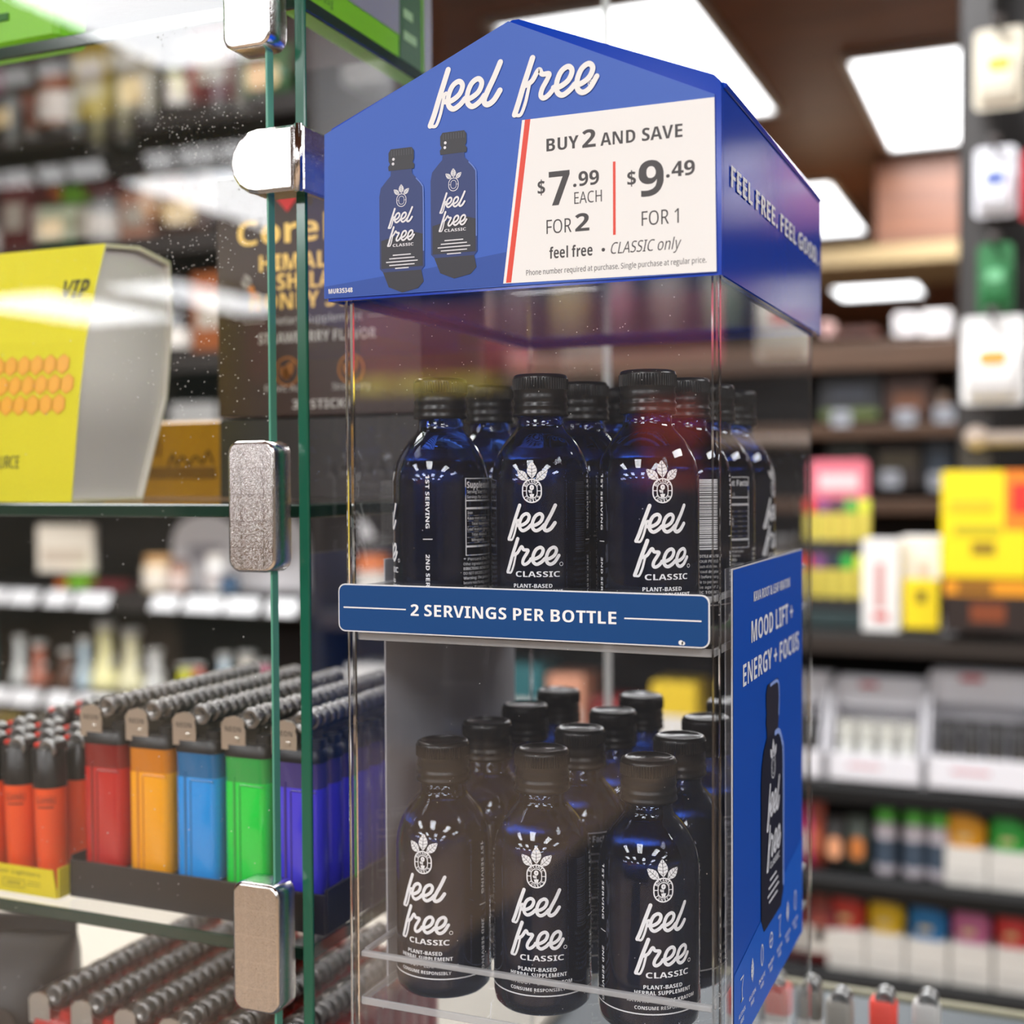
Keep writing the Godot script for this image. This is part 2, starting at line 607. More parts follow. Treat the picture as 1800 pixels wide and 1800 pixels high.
func build_rear_aisle():
	# the aisle behind the camera, seen only as reflections in the acrylic and the clips
	var t := thing("aisle_shelf", "dark aisle shelving with a maroon header, mirrored in the acrylic front", "shelf", "", Vector3(-1.5, -CY, 5.1))
	part(t, "back_panel", chbox(5.6, 2.25, 0.03, 0.003), rgb(34, 30, 28, 0.7), Vector3(0, 1.125, 0))
	part(t, "header_board", chbox(3.2, 0.34, 0.04, 0.004), rgb(132, 24, 34, 0.6), Vector3(-0.9, CY + 0.7, -0.22))
	for y in [-0.9, -0.45, -0.05, 0.42]:
		part(t, "shelf_board", chbox(5.6, 0.03, 0.44, 0.004), rgb(40, 36, 34, 0.5), Vector3(0, CY + y - 0.015, -0.22))
	for x in [-2.8, 0.6, 2.8]:
		part(t, "side_panel", chbox(0.03, 2.0, 0.44, 0.003), rgb(34, 30, 28, 0.6), Vector3(x, 1.0, -0.22))
	var g := "cartons on the aisle behind the camera"
	for i in 4:
		carton("bright red carton behind the camera, %s of four, mirrored on the bottle" % NTH[i], "box", g, -1.6, -0.05 + i * 0.1065, 0.3 - (i % 2) * 0.04, 0.105, 4.9, 0.2, rgb(206, 34, 22) if i > 1 else rgb(150, 22, 34), [[0.1, 0.2, 0.9, 0.5, rgb(226, 90, 30)]]).rotation.y = PI
	for i in 3:
		carton("yellow carton behind the camera, %s of three, mirrored above the caps" % NTH[i], "box", g, -3.15 + i * 0.27, 0.42, 0.25, 0.1, 4.9, 0.2, rgb(236, 200, 20), [[0.1, 0.2, 0.9, 0.6, rgb(246, 226, 90)]]).rotation.y = PI
	var m := thing("floor_mat", "black rubber floor mat behind the camera, mirrored dark", "mat", "", Vector3(-0.95, -CY, 3.2))
	part(m, "mat_sheet", chbox(1.2, 0.008, 3.0, 0.003), rgb(24, 24, 26, 0.8), Vector3(0, 0.004, 0))
	part(m, "border", chbox(1.26, 0.006, 3.06, 0.003), rgb(36, 36, 38, 0.7), Vector3(0, 0.003, 0))

func build_counter():
	var t := thing("sales_counter", "long sales counter with a dark grey laminate top under display and showcase", "counter", "", Vector3(-0.4, -CY, 0))
	var m := mat("counter_grey", Color8(64, 71, 75), 0.5)
	part(t, "countertop", chbox(2.9, 0.03, 0.56, 0.004), m, Vector3(0, CY - 0.36, -0.582))
	part(t, "front_panel", chbox(2.84, 0.955, 0.03, 0.002), rgb(70, 62, 56), Vector3(0, 0.4775, -0.36))
	part(t, "back_panel", chbox(2.84, 0.955, 0.03, 0.002), rgb(70, 62, 56), Vector3(0, 0.4775, -0.82))
	for s in [-1, 1]:
		part(t, "side_panel", chbox(0.03, 0.955, 0.43, 0.002), rgb(70, 62, 56), Vector3(s * 1.405, 0.4775, -0.59))
	part(t, "edge_rail", chbox(2.9, 0.008, 0.006, 0.001), rgb(128, 124, 102), Vector3(0, CY - 0.347, -0.866))

# ---------------------------------------------------------------- goods
func patch(t: Node3D, w: float, h: float, x: float, y: float, z: float, m: Material, called := "printed_panel"):
	part(t, called, chbox(w, h, 0.0008, 0.0002), m, Vector3(x, y, z))

func carton(label, category, group, cx, yb, w, h, z, depth, col: Material, panels := [], turn := 0.0) -> Node3D:
	var t := thing("carton", label, category, group, Vector3(cx, yb, z - depth / 2), turn)
	part(t, "body", chbox(w, h * 0.985, depth, minf(w, h) * 0.02), col, Vector3(0, h * 0.4925, 0))
	part(t, "top_flap", chbox(w * 0.97, h * 0.015, depth * 0.97, 0.0005), col, Vector3(0, h * 0.992, 0))
	var lift := 0.0004
	for p in panels:   # x0, y0, x1, y1 as shares of the front, then a material
		patch(t, (p[2] - p[0]) * w, (p[3] - p[1]) * h, ((p[0] + p[2]) / 2 - 0.5) * w, (p[1] + p[3]) / 2 * h, depth / 2 + lift, p[4])
		lift += 0.0003
	return t

func pouch(label, category, group, cx, yb, w, h, z, depth, col: Material, spot: Material, turn := 0.0) -> Node3D:
	var t := thing("pouch", label, category, group, Vector3(cx, yb, z - depth / 2), turn)
	part(t, "bag", loft([[w, 0.003, 0, 0.001], [w * 0.97, depth * 0.8, h * 0.1, depth * 0.3], [w * 0.94, depth, h * 0.42, depth * 0.4], [w * 0.95, depth * 0.75, h * 0.75, depth * 0.3], [w, 0.004, h * 0.9, 0.0015]]), col)
	part(t, "seal", chbox(w, h * 0.1, 0.003, 0.0008), col, Vector3(0, h * 0.95, 0))
	part(t, "printed_panel", prism(round_rect(w * 0.62, h * 0.4, h * 0.1), 0, 0.001), spot, Vector3(0, h * 0.42, depth / 2))
	return t

func jar(label, category, group, cx, yb, w, h, z, col: Material, lid: Material, band: Material) -> Node3D:
	var r: float = w / 2
	var t := thing("jar", label, category, group, Vector3(cx, yb, z - r))
	part(t, "body", lathe([Vector2(0, 0), Vector2(r * 0.92, 0), Vector2(r, h * 0.04), Vector2(r, h * 0.68), Vector2(r * 0.8, h * 0.78), Vector2(r * 0.8, h * 0.8), Vector2(0, h * 0.8)], 20), col)
	part(t, "lid", lathe([Vector2(r * 0.86, h * 0.8), Vector2(r * 0.88, h * 0.97), Vector2(r * 0.82, h), Vector2(0, h)], 20), lid)
	part(t, "label_band", lathe([Vector2(r * 1.01, h * 0.15), Vector2(r * 1.01, h * 0.55)], 20), band)
	return t

func vase(label, category, group, cx, yb, w, h, z, col: Material, rim: Material, bend := 0.0) -> Node3D:
	var r: float = w / 2
	var t := thing("glass_pipe", label, category, group, Vector3(cx, yb, z - r))
	part(t, "body", lathe([Vector2(0, 0), Vector2(r * 0.9, 0), Vector2(r, h * 0.06), Vector2(r * 0.98, h * 0.16), Vector2(r * 0.6, h * 0.4), Vector2(r * 0.48, h * 0.55), Vector2(r * 0.46, h * 0.9), Vector2(r * 0.4, h * 0.9)], 18), col)
	part(t, "mouth", lathe([Vector2(r * 0.46, h * 0.88), Vector2(r * 0.62, h * 0.93), Vector2(r * 0.62, h), Vector2(r * 0.5, h), Vector2(r * 0.4, h * 0.9)], 18), rim)
	var st := begin()
	tube_in(st, [Vector3(r * 0.5, h * 0.3, r * 0.2), Vector3(r * (1.0 + bend), h * 0.5, r * 0.5)], r * 0.16)
	part(t, "stem", st.commit(), rim)
	return t

# ---------------------------------------------------------------- wooden unit far back
func build_wood_unit():
	var t := thing("wooden_shelf_unit", "brown wooden shelf unit standing far behind the display", "shelf", "", Vector3(-1.0, -CY, -5.1))
	var wood := wood_mat("shelf_wood", Color8(64, 43, 27), Color8(90, 62, 40), 0.55)
	var dark := rgb(28, 20, 16, 0.7)
	part(t, "back_panel", chbox(2.2, 1.9, 0.02, 0.002), dark, Vector3(0, 0.95, -0.18))
	for x in [-1.1, 1.1]:
		part(t, "side_panel", chbox(0.03, 1.9, 0.36, 0.003), rgb(60, 40, 30, 0.6), Vector3(x, 0.95, 0))
	for y in [[0.505, 0.10], [0.20, 0.05], [-0.085, 0.05], [-0.4, 0.05], [-0.75, 0.05]]:
		part(t, "shelf_board", chbox(2.17, y[1], 0.36, 0.004), wood, Vector3(0, CY + y[0] - y[1] / 2, 0.01))
	var g := "goods on the far wooden shelves"
	carton("white box on top of the wooden shelves, near the black bay", "box", g, -0.3933, 0.5277, 0.1051, 0.089, -4.98, 0.15, rgb(232, 228, 226), [[0.1, 0.3, 0.9, 0.7, rgb(190, 190, 200)]])
	carton("white box on top of the wooden shelves, left of its twin", "box", g, -0.5033, 0.5331, 0.0824, 0.0812, -4.98, 0.15, rgb(224, 220, 220), [[0.1, 0.2, 0.6, 0.8, rgb(196, 190, 190)]])
	carton("small pinkish box on the wooden shelves beside the blue header", "box", g, -0.7951, 0.5473, 0.0367, 0.0525, -4.98, 0.12, rgb(214, 180, 172), [[0.2, 0.2, 0.8, 0.8, rgb(150, 90, 90)]])
	carton("flat reddish box lying on top of the wooden shelves", "box", g, -0.6896, 0.5378, 0.157, 0.0304, -4.98, 0.2, rgb(92, 52, 40), [[0.1, 0.2, 0.9, 0.8, rgb(60, 34, 28)]])
	carton("large black box with a green foot on the second wooden shelf", "box", g, -0.7068, 0.2229, 0.2343, 0.1787, -4.98, 0.2, rgb(34, 34, 36), [[0.05, 0.0, 0.95, 0.2, rgb(92, 104, 52)], [0.2, 0.4, 0.8, 0.7, rgb(54, 56, 64)]])
	carton("reddish brown box in the middle of the second wooden shelf", "box", g, -0.4907, 0.218, 0.1728, 0.1649, -4.98, 0.2, rgb(62, 36, 24), [[0.2, 0.2, 0.8, 0.6, rgb(104, 62, 36)]])
	jar("small amber jar at the end of the second wooden shelf", "jar", g, -0.3678, 0.2151, 0.0565, 0.0997, -4.98, rgb(98, 66, 44, 0.3), rgb(120, 100, 84), rgb(150, 130, 110))
	var tag_g := "white price tags on the wooden shelves"
	var k := 0
	for p in [[-0.7271, 0.2236], [-0.4922, 0.2223], [-0.3563, 0.2295], [-0.5464, -0.0069], [-0.3753, -0.016], [-0.7436, -0.0145]]:
		var tt := thing("price_tag", "small white price tag on the front of the wooden shelves, %s of six" % NTH[k], "tag", tag_g, Vector3(p[0], p[1] - 0.03, -4.908))
		part(tt, "card", prism(round_rect(0.07, 0.06, 0.008), 0, 0.002), rgb(150, 153, 160), Vector3(0, 0.03, 0))
		part(tt, "printed_line", chbox(0.05, 0.008, 0.001, 0.0002), rgb(90, 90, 96), Vector3(0, 0.035, 0.0025))
		k += 1
	carton("dark green box on the third wooden shelf", "box", g, -0.7111, -0.0413, 0.1601, 0.1814, -4.98, 0.2, rgb(36, 36, 26), [[0.1, 0.3, 0.9, 0.6, rgb(72, 66, 36)]])
	carton("wide dark brown box on the third wooden shelf", "box", g, -0.5271, -0.0416, 0.1658, 0.1637, -4.98, 0.2, rgb(42, 32, 24), [[0.1, 0.5, 0.9, 0.8, rgb(70, 60, 38)]])
	carton("blue black box at the end of the third wooden shelf", "box", g, -0.3814, -0.0419, 0.1012, 0.1873, -4.98, 0.2, rgb(32, 38, 46), [[0.2, 0.3, 0.8, 0.7, rgb(52, 62, 74)]])

# ---------------------------------------------------------------- low black unit behind the display
const S := [-0.262, -0.517, -0.678, -0.846, -1.08]
func build_low_unit():
	var t := thing("gondola_shelf", "low black gondola shelving behind the counter, filled with boxes", "shelf", "", Vector3(-0.35, -CY, -2.35))
	var black := rgb(5, 5, 5, 0.6)
	part(t, "back_panel", chbox(2.0, 1.07, 0.02, 0.002), rgb(7, 7, 7, 0.7), Vector3(0, 0.535, -0.17))
	for y in S:
		part(t, "shelf_board", chbox(2.0, 0.022, 0.32, 0.003), black, Vector3(0, CY + y - 0.011, 0.0))
		part(t, "price_rail", chbox(2.0, 0.03, 0.006, 0.002), rgb(46, 38, 32, 0.45) if y == S[0] else rgb(8, 8, 8, 0.5), Vector3(0, CY + y - 0.02, 0.164))
	for x in [-1.0, 1.0]:
		part(t, "side_panel", chbox(0.02, 1.07, 0.34, 0.002), black, Vector3(x, 0.535, 0))
	part(t, "kick_plate", chbox(2.0, 0.1, 0.02, 0.002), black, Vector3(0, 0.05, 0.15))
	var z := -2.21
	# top deck: lighter stand with a pink header
	var g := "goods on the top deck of the low black shelving"
	var ls := thing("lighter_stand", "small tiered lighter stand with a pink header card", "stand", "", Vector3(-0.3506, -0.263, -2.3))
	part(ls, "base", chbox(0.13, 0.03, 0.1, 0.004), rgb(40, 56, 56), Vector3(0, 0.015, 0))
	part(ls, "tier", chbox(0.12, 0.02, 0.05, 0.003), rgb(30, 28, 28), Vector3(0, 0.04, 0.025))
	part(ls, "tier", chbox(0.12, 0.118, 0.04, 0.003), rgb(30, 28, 28), Vector3(0, 0.089, -0.022))
	part(ls, "header_card", prism(round_rect(0.105, 0.085, 0.012), 0, 0.003), rgb(226, 116, 132), Vector3(0, 0.252, -0.04))
	part(ls, "header_post", chbox(0.03, 0.09, 0.004, 0.001), rgb(200, 90, 110), Vector3(0, 0.18, -0.042))
	patch(ls, 0.07, 0.03, 0, 0.255, -0.0362, rgb(246, 206, 208))
	var cols := [["red", rgb(228, 40, 30)], ["violet", rgb(120, 60, 120)], ["navy", rgb(30, 36, 60)], ["green", rgb(40, 168, 60)], ["lime yellow", rgb(222, 226, 60)]]
	for row in 2:
		for i in 5:
			var c: Array = cols[i]
			var x: float = ls.position.x - 0.048 + i * 0.024
			var tt := thing("pocket_lighter", "small yellow lighter with a %s cap in the %s tier of the pink-headed stand" % [c[0], ["upper", "lower"][row]], "lighter", "lighters in the pink-headed stand", Vector3(x, ls.position.y - CY + (0.149 if row == 0 else 0.051), -2.32 if row == 0 else -2.275))
			part(tt, "body", loft([[0.019, 0.012, 0, 0.005], [0.02, 0.013, 0.004, 0.006], [0.02, 0.013, 0.05, 0.006]]), rgb(226, 208, 92))
			part(tt, "cap", loft([[0.02, 0.013, 0.05, 0.006], [0.02, 0.013, 0.07, 0.006], [0.014, 0.009, 0.074, 0.004]]), c[1])
			part(tt, "wheel", lathe([Vector2(0, 0.072), Vector2(0.004, 0.072), Vector2(0.004, 0.079), Vector2(0, 0.079)], 10), rgb(60, 60, 62, 0.3))
	var red := rgb(206, 60, 56)
	carton("tall narrow white box with red lettering on the low black shelving", "box", g, -0.2616, -0.2612, 0.061, 0.1551, z, 0.06, rgb(236, 232, 228), [[0.35, 0.25, 0.6, 0.75, rgb(206, 150, 146)], [0.3, 0.12, 0.7, 0.2, red]])
	carton("second tall white box standing behind the small yellow box", "box", g, -0.2013, -0.2612, 0.0643, 0.1589, -2.25, 0.06, rgb(240, 236, 232), [[0.45, 0.5, 0.75, 0.75, rgb(230, 196, 186)]])
	carton("small yellow box with a dark emblem before the white box", "box", g, -0.1958, -0.2565, 0.056, 0.0852, z + 0.01, 0.03, rgb(244, 214, 24), [[0.35, 0.55, 0.65, 0.8, rgb(120, 100, 20)], [0.0, 0.0, 1.0, 0.06, rgb(60, 50, 30)]])
	var y := carton("big yellow box with a red orange tab on the black shelving", "box", g, -0.0961, -0.1649, 0.1336, 0.1741, -2.18, 0.065, rgb(250, 222, 22), [[0.72, 0.45, 1.0, 1.0, rgb(240, 132, 32)], [0.8, 0.6, 1.0, 0.88, rgb(222, 50, 40)], [0.15, 0.4, 0.68, 0.5, rgb(196, 180, 30)], [0.35, 0.22, 0.62, 0.34, rgb(150, 120, 24)], [0.1, 0.62, 0.6, 0.74, rgb(240, 196, 30)]])
	y.set_meta("label", "big yellow box with a red orange tab stacked on a black box")
	carton("black box with orange flame print under the big yellow box", "box", g, -0.0907, -0.252, 0.1327, 0.0854, -2.172, 0.075, rgb(40, 26, 20), [[0.0, 0.7, 1.0, 1.0, rgb(230, 150, 26)], [0.3, 0.2, 0.7, 0.55, rgb(128, 62, 28)], [0.15, 0.75, 0.55, 0.95, rgb(120, 80, 20)]])
	jar("tiny red capped jar before the black box on the shelving", "jar", g, -0.1464, -0.254, 0.022, 0.0279, -2.19, rgb(206, 74, 60), rgb(120, 40, 34), rgb(240, 150, 130))
	# bins
	var bins := [[-0.4321, -0.5164, 0.1557, 0.1658, "white slanted dispenser bin half hidden by the display's back edge"], [-0.2699, -0.5139, 0.1553, 0.1601, "white slanted dispenser bin holding pale grey packs"], [-0.0987, -0.5099, 0.1762, 0.1775, "large white slanted dispenser bin holding black packs, next to the frame edge"]]
	var kk := 0
	for b in bins:
		bin(b[0], b[1], b[2], b[3], -2.19, b[4], kk)
		kk += 1
	# third shelf
	g = "goods on the third shelf of the low black shelving"
	pouch("rust red pouch at the shelf end beside the display's back edge", "pouch", g, -0.3685, -0.6766, 0.0251, 0.1183, z, 0.03, rgb(150, 62, 38), rgb(190, 100, 70))
	pouch("black pouch with a peach round print on the third shelf", "pouch", g, -0.3378, -0.675, 0.0363, 0.0903, z, 0.03, rgb(46, 44, 42), rgb(240, 168, 124))
	pouch("grey green pouch with an orange print on the third shelf", "pouch", g, -0.2998, -0.6725, 0.0358, 0.0916, z, 0.03, rgb(70, 78, 70), rgb(206, 122, 58))
	for i in 3:
		var x0: float = [-0.2557, -0.6635, -0.2088, -0.6599, -0.169, -0.6572][i * 2]
		var yy: float = [-0.2557, -0.6654, -0.2088, -0.6618, -0.169, -0.6591][i * 2 + 1]
		jar("white bottle with a bright green lid, %s of three on the third shelf" % NTH[i], "bottle", g, x0, S[2], 0.038, 0.112, z - 0.01, rgb(204, 196, 202, 0.3), rgb(96, 190, 74), rgb(70, 84, 100))
	pods(g, [[-0.1247, -0.6623, 0.0654, 0.0538, "orange", rgb(236, 164, 34)], [-0.0571, -0.6599, 0.0646, 0.0512, "bright green", rgb(54, 176, 66)]], S[2], "third")
	# fourth shelf
	g = "goods on the bottom visible shelf of the low black shelving"
	pouch("brick red pouch at the end of the bottom visible shelf", "pouch", g, -0.3635, -0.8322, 0.027, 0.1068, z, 0.03, rgb(146, 66, 52), rgb(178, 104, 84))
	pods(g, [[-0.3181, -0.8295, 0.0618, 0.0589, "red and tan", rgb(198, 60, 46)], [-0.2533, -0.8318, 0.0622, 0.0621, "yellow", rgb(232, 190, 30)], [-0.1854, -0.8323, 0.0661, 0.0604, "blue", rgb(40, 124, 186)], [-0.1165, -0.8305, 0.0644, 0.0624, "pink and lime", rgb(206, 116, 160)], [-0.0507, -0.8281, 0.0585, 0.0617, "coral red", rgb(222, 66, 66)]], S[3], "bottom visible")
	# lowest deck, just over the counter edge
	g = "bags lying on the lowest deck of the black shelving"
	var bags := [["amber yellow", rgb(222, 160, 26), 1440], ["cream", rgb(222, 212, 188), 1470], ["golden", rgb(230, 176, 30), 1500], ["leaf green", rgb(110, 140, 60), 1560], ["olive", rgb(96, 92, 40), 1640], ["moss green", rgb(84, 100, 36), 1730], ["khaki", rgb(120, 110, 60), 1800]]
	for b in bags:
		pouch("%s bag on the lowest deck behind the counter edge" % b[0], "bag", g, -0.4 + bags.find(b) * 0.079, S[4], 0.075, 0.16, -2.2, 0.035, b[1], rgb(220, 214, 196))
	# more stock on the shelves behind the display itself
	for si in 4:
		var xs := -1.3
		var n := 0
		var stop: float = [-0.44, -0.6, -0.42, -0.42][si]
		while xs < stop:
			var w := rng.randf_range(0.07, 0.11)
			var c: Array = PALETTE[(n * 5 + si * 3) % PALETTE.size()]
			if si == 1:
				carton("%s snack box, %s from the far end of the bin shelf" % [c[0], NTH[n]], "box", "boxes on the bin shelf behind the display", xs + w / 2, S[si], w, rng.randf_range(0.1, 0.18), z, 0.1, rgb(c[1], c[2], c[3]), [[0.1, 0.2, 0.9, 0.6, rgb(220, 216, 210)]])
			elif si == 0:
				jar("%s jar, %s from the far end of the black top deck" % [c[0], NTH[n]], "jar", "jars on the black top deck behind the display", xs + w / 2, S[si], w * 0.8, rng.randf_range(0.1, 0.16), z, rgb(c[1], c[2], c[3], 0.3), rgb(60, 56, 54), rgb(226, 220, 210))
			else:
				pouch("%s pouch, %s from the far end of the %s black shelf" % [c[0], NTH[n], NTH[si]], "pouch", "pouches on the black shelves behind the display", xs + w / 2, S[si], w, 0.11, z, 0.03, rgb(c[1], c[2], c[3]), rgb(226, 220, 210))
			xs += w + 0.012
			n += 1

const PALETTE := [["orange", 206, 110, 44], ["cream", 226, 214, 184], ["dark red", 128, 36, 36], ["white", 232, 230, 226], ["brown", 98, 62, 42], ["teal", 40, 110, 116], ["black", 34, 32, 32], ["yellow", 224, 190, 40], ["grey", 140, 138, 136], ["green", 66, 128, 60], ["peach", 226, 160, 128], ["navy", 34, 46, 84], ["magenta", 190, 40, 110]]

func bin(cx, yb, w, h, z, label, which):
	var d := 0.14
	var t := thing("dispenser_bin", label, "bin", "white slanted bins on the black shelving", Vector3(cx, S[1], z - d / 2))
	h = h + (yb - S[1])
	var white := rgb(232, 230, 234)
	part(t, "back_board", chbox(w, h, 0.006, 0.001), white, Vector3(0, h / 2, -d / 2 + 0.003))
	part(t, "floor_board", chbox(w, 0.006, d, 0.001), white, Vector3(0, 0.003, 0))
	part(t, "front_lip", chbox(w, h * 0.3, 0.006, 0.001), white, Vector3(0, h * 0.15, d / 2 - 0.003))
	part(t, "header_strip", chbox(w * 0.98, h * 0.3, 0.006, 0.001), white, Vector3(0, h * 0.85, -0.02), Vector3(-0.25, 0, 0))
	patch(t, w * 0.34, h * 0.03, -w * 0.1, h * 0.18, d / 2 + 0.0006, rgb(214, 150, 156), "printed_line")
	patch(t, w * 0.2, h * 0.05, -w * 0.12, h * 0.95, d / 2 - 0.078, rgb(196, 70, 80), "printed_line")
	for s in [-1, 1]:
		var o := MeshInstance3D.new()
		var st := begin()
		prism_in(st, PackedVector2Array([Vector2(-d / 2, 0), Vector2(d / 2, 0), Vector2(d / 2, h * 0.3), Vector2(0.0, h), Vector2(-d / 2, h)]), -0.002, 0.002, Transform3D(Basis(Vector3(0, 0, 1), Vector3.UP, Vector3(1, 0, 0)), Vector3(s * (w / 2 - 0.002), 0, 0)))
		part(t, "side_wall", st.commit(), white)
	var n := 4
	for i in n:
		var dark: bool = which != 1
		pouch("%s pack in the %s white bin, %s in its row" % ["black" if dark else "pale grey", NTH[which], NTH[i]], "pack", "packs in the white slanted bins", cx + ((i + 0.5) / n - 0.5) * w * 0.86, S[1] + 0.008, w * 0.2, h * 0.56, z - 0.03, 0.03, rgb(40, 38, 38) if dark else rgb(178, 176, 166), rgb(70, 66, 62) if dark else rgb(226, 226, 220))

func pods(g, list, y, shelf):
	for p in list:
		var w: float = p[2]
		var h: float = (p[3] + p[1] - y) * 0.88
		carton("white carton under the %s pod on the %s shelf" % [p[4], shelf], "box", g, p[0], y, w, h, -2.21, 0.05, rgb(222, 218, 210), [[0.1, 0.35, 0.9, 0.42, rgb(196, 192, 186)], [0.1, 0.2, 0.7, 0.25, rgb(200, 196, 190)]])
		var t := thing("vape_pod", "%s rounded vape pod lying on a white carton, %s shelf" % [p[4], shelf], "vape", "coloured pods on the white cartons", Vector3(p[0], y + h, -2.24))
		part(t, "body", loft([[w * 0.8, 0.03, 0, 0.012], [w * 0.96, 0.042, h * 0.25, 0.018], [w * 0.94, 0.04, h * 0.62, 0.018, -w * 0.01], [w * 0.5, 0.026, h * 0.92, 0.012, -w * 0.14]], 5), p[5])
		part(t, "mouthpiece", loft([[w * 0.26, 0.016, h * 0.45, 0.006, w * 0.3], [w * 0.2, 0.012, h * 0.8, 0.005, w * 0.3]]), rgb(112, 104, 100, 0.35))
		part(t, "printed_panel", prism(round_rect(w * 0.34, h * 0.14, h * 0.06), 0, 0.001), rgb(226, 206, 150), Vector3(-w * 0.06, h * 0.3, 0.0205))

# ---------------------------------------------------------------- tall bay by the frame edge
func build_tall_bay():
	var t := thing("pegboard_bay", "tall black pegboard bay with hanging packs beyond the display", "shelf", "", Vector3(0.13, -0.2612, -2.42))
	var black := rgb(34, 31, 30, 0.5)
	part(t, "upright", chbox(0.055, 1.4, 0.05, 0.004), rgb(52, 48, 46, 0.4), Vector3(-0.245, 0.7, 0.14))
	part(t, "upright", chbox(0.055, 1.4, 0.05, 0.004), rgb(52, 48, 46, 0.4), Vector3(0.47, 0.7, 0.14))
	part(t, "backboard", chbox(0.7, 1.45, 0.02, 0.002), black, Vector3(0.11, 0.73, 0.0))
	for i in 7:
		part(t, "slat", chbox(0.7, 0.012, 0.012, 0.002), rgb(96, 86, 80, 0.4), Vector3(0.11, 0.12 + i * 0.2, 0.015))
	var st := begin()
	tube_in(st, [Vector3(-0.24, 0.324, 0.17), Vector3(0.44, 0.328, 0.17)], 0.013, 10)
	part(t, "cross_rail", st.commit(), rgb(176, 160, 148, 0.35))
	part(t, "rail_cap", lathe([Vector2(0, -0.015), Vector2(0.02, -0.01), Vector2(0.02, 0.01), Vector2(0, 0.015)], 14), rgb(190, 172, 158, 0.3), Vector3(-0.242, 0.326, 0.175), Vector3(PI / 2, 0, 0))
	var packs := [
		[-0.0781, 0.5903, 0.0769, 0.1287, "cream hanging pack with a small orange emblem on the black bay", rgb(232, 224, 204), rgb(240, 188, 70)],
		[-0.0832, 0.418, 0.0652, 0.113, "blue and white hanging pack on the black bay", rgb(232, 232, 238), rgb(58, 92, 176)],
		[-0.0179, 0.4071, 0.0552, 0.1134, "red hanging pack cut by the frame edge", rgb(190, 40, 52), rgb(240, 220, 220)],
		[-0.0824, 0.2626, 0.055, 0.1134, "green hanging pack above the white one", rgb(46, 116, 66), rgb(120, 190, 140)],
		[-0.0856, 0.1159, 0.0965, 0.1432, "large white hanging pack with an orange print on the black bay", rgb(240, 238, 236), rgb(232, 164, 74)],
		[0.17, 0.42, 0.09, 0.14, "pink hanging pack mirrored in the blue header side", rgb(226, 150, 170), rgb(250, 240, 240)],
		[0.29, 0.44, 0.1, 0.14, "second white hanging pack mirrored in the blue header side", rgb(240, 238, 240), rgb(90, 120, 190)],
		[0.42, 0.43, 0.09, 0.14, "lilac hanging pack mirrored in the blue header side", rgb(206, 180, 214), rgb(240, 230, 240)],
		[0.2, 0.2, 0.1, 0.14, "off-white hanging pack low on the bay, mirrored in the header", rgb(230, 226, 214), rgb(206, 90, 90)],
		[0.36, 0.2, 0.1, 0.14, "rose hanging pack low on the bay, mirrored in the header", rgb(226, 110, 130), rgb(250, 236, 236)],
	]
	for p in packs:
		var w: float = p[2]
		var h: float = p[3]
		var tt := thing("hanging_pack", p[4], "pack", "packs hanging on the black bay", Vector3(p[0], p[1], -2.2))
		part(tt, "backing_card", prism(round_rect(w, h, 0.01), -0.002, 0), p[5], Vector3(0, h / 2, 0))
		part(tt, "blister", loft([[w * 0.76, 0.004, h * 0.06, 0.002], [w * 0.8, 0.03, h * 0.12, 0.01], [w * 0.8, 0.032, h * 0.6, 0.012], [w * 0.7, 0.004, h * 0.68, 0.002]]), p[5], Vector3(0, 0, 0.002))
		part(tt, "printed_panel", prism(round_rect(w * 0.44, h * 0.16, h * 0.05), 0, 0.001), p[6], Vector3(0, h * 0.52, 0.0185))
		var s2 := begin()
		tube_in(s2, [Vector3(0, h * 0.94, -0.21), Vector3(0, h * 0.94, 0.02), Vector3(0, h * 0.98, 0.03)], 0.004, 8)
		var hk := thing("peg_hook", "dark peg hook carrying the " + p[4].split(" on the")[0].split(" cut")[0].split(" above")[0].split(" mirrored")[0].split(" low on")[0], "hook", "peg hooks on the black bay", Vector3(p[0], p[1], -2.2))
		part(hk, "wire", s2.commit(), rgb(30, 28, 28, 0.3))
		part(hk, "tip", lathe([Vector2(0, 0), Vector2(0.009, 0.003), Vector2(0.009, 0.012), Vector2(0, 0.016)], 12), rgb(84, 78, 76, 0.3), Vector3(0, h * 0.98, 0.03))

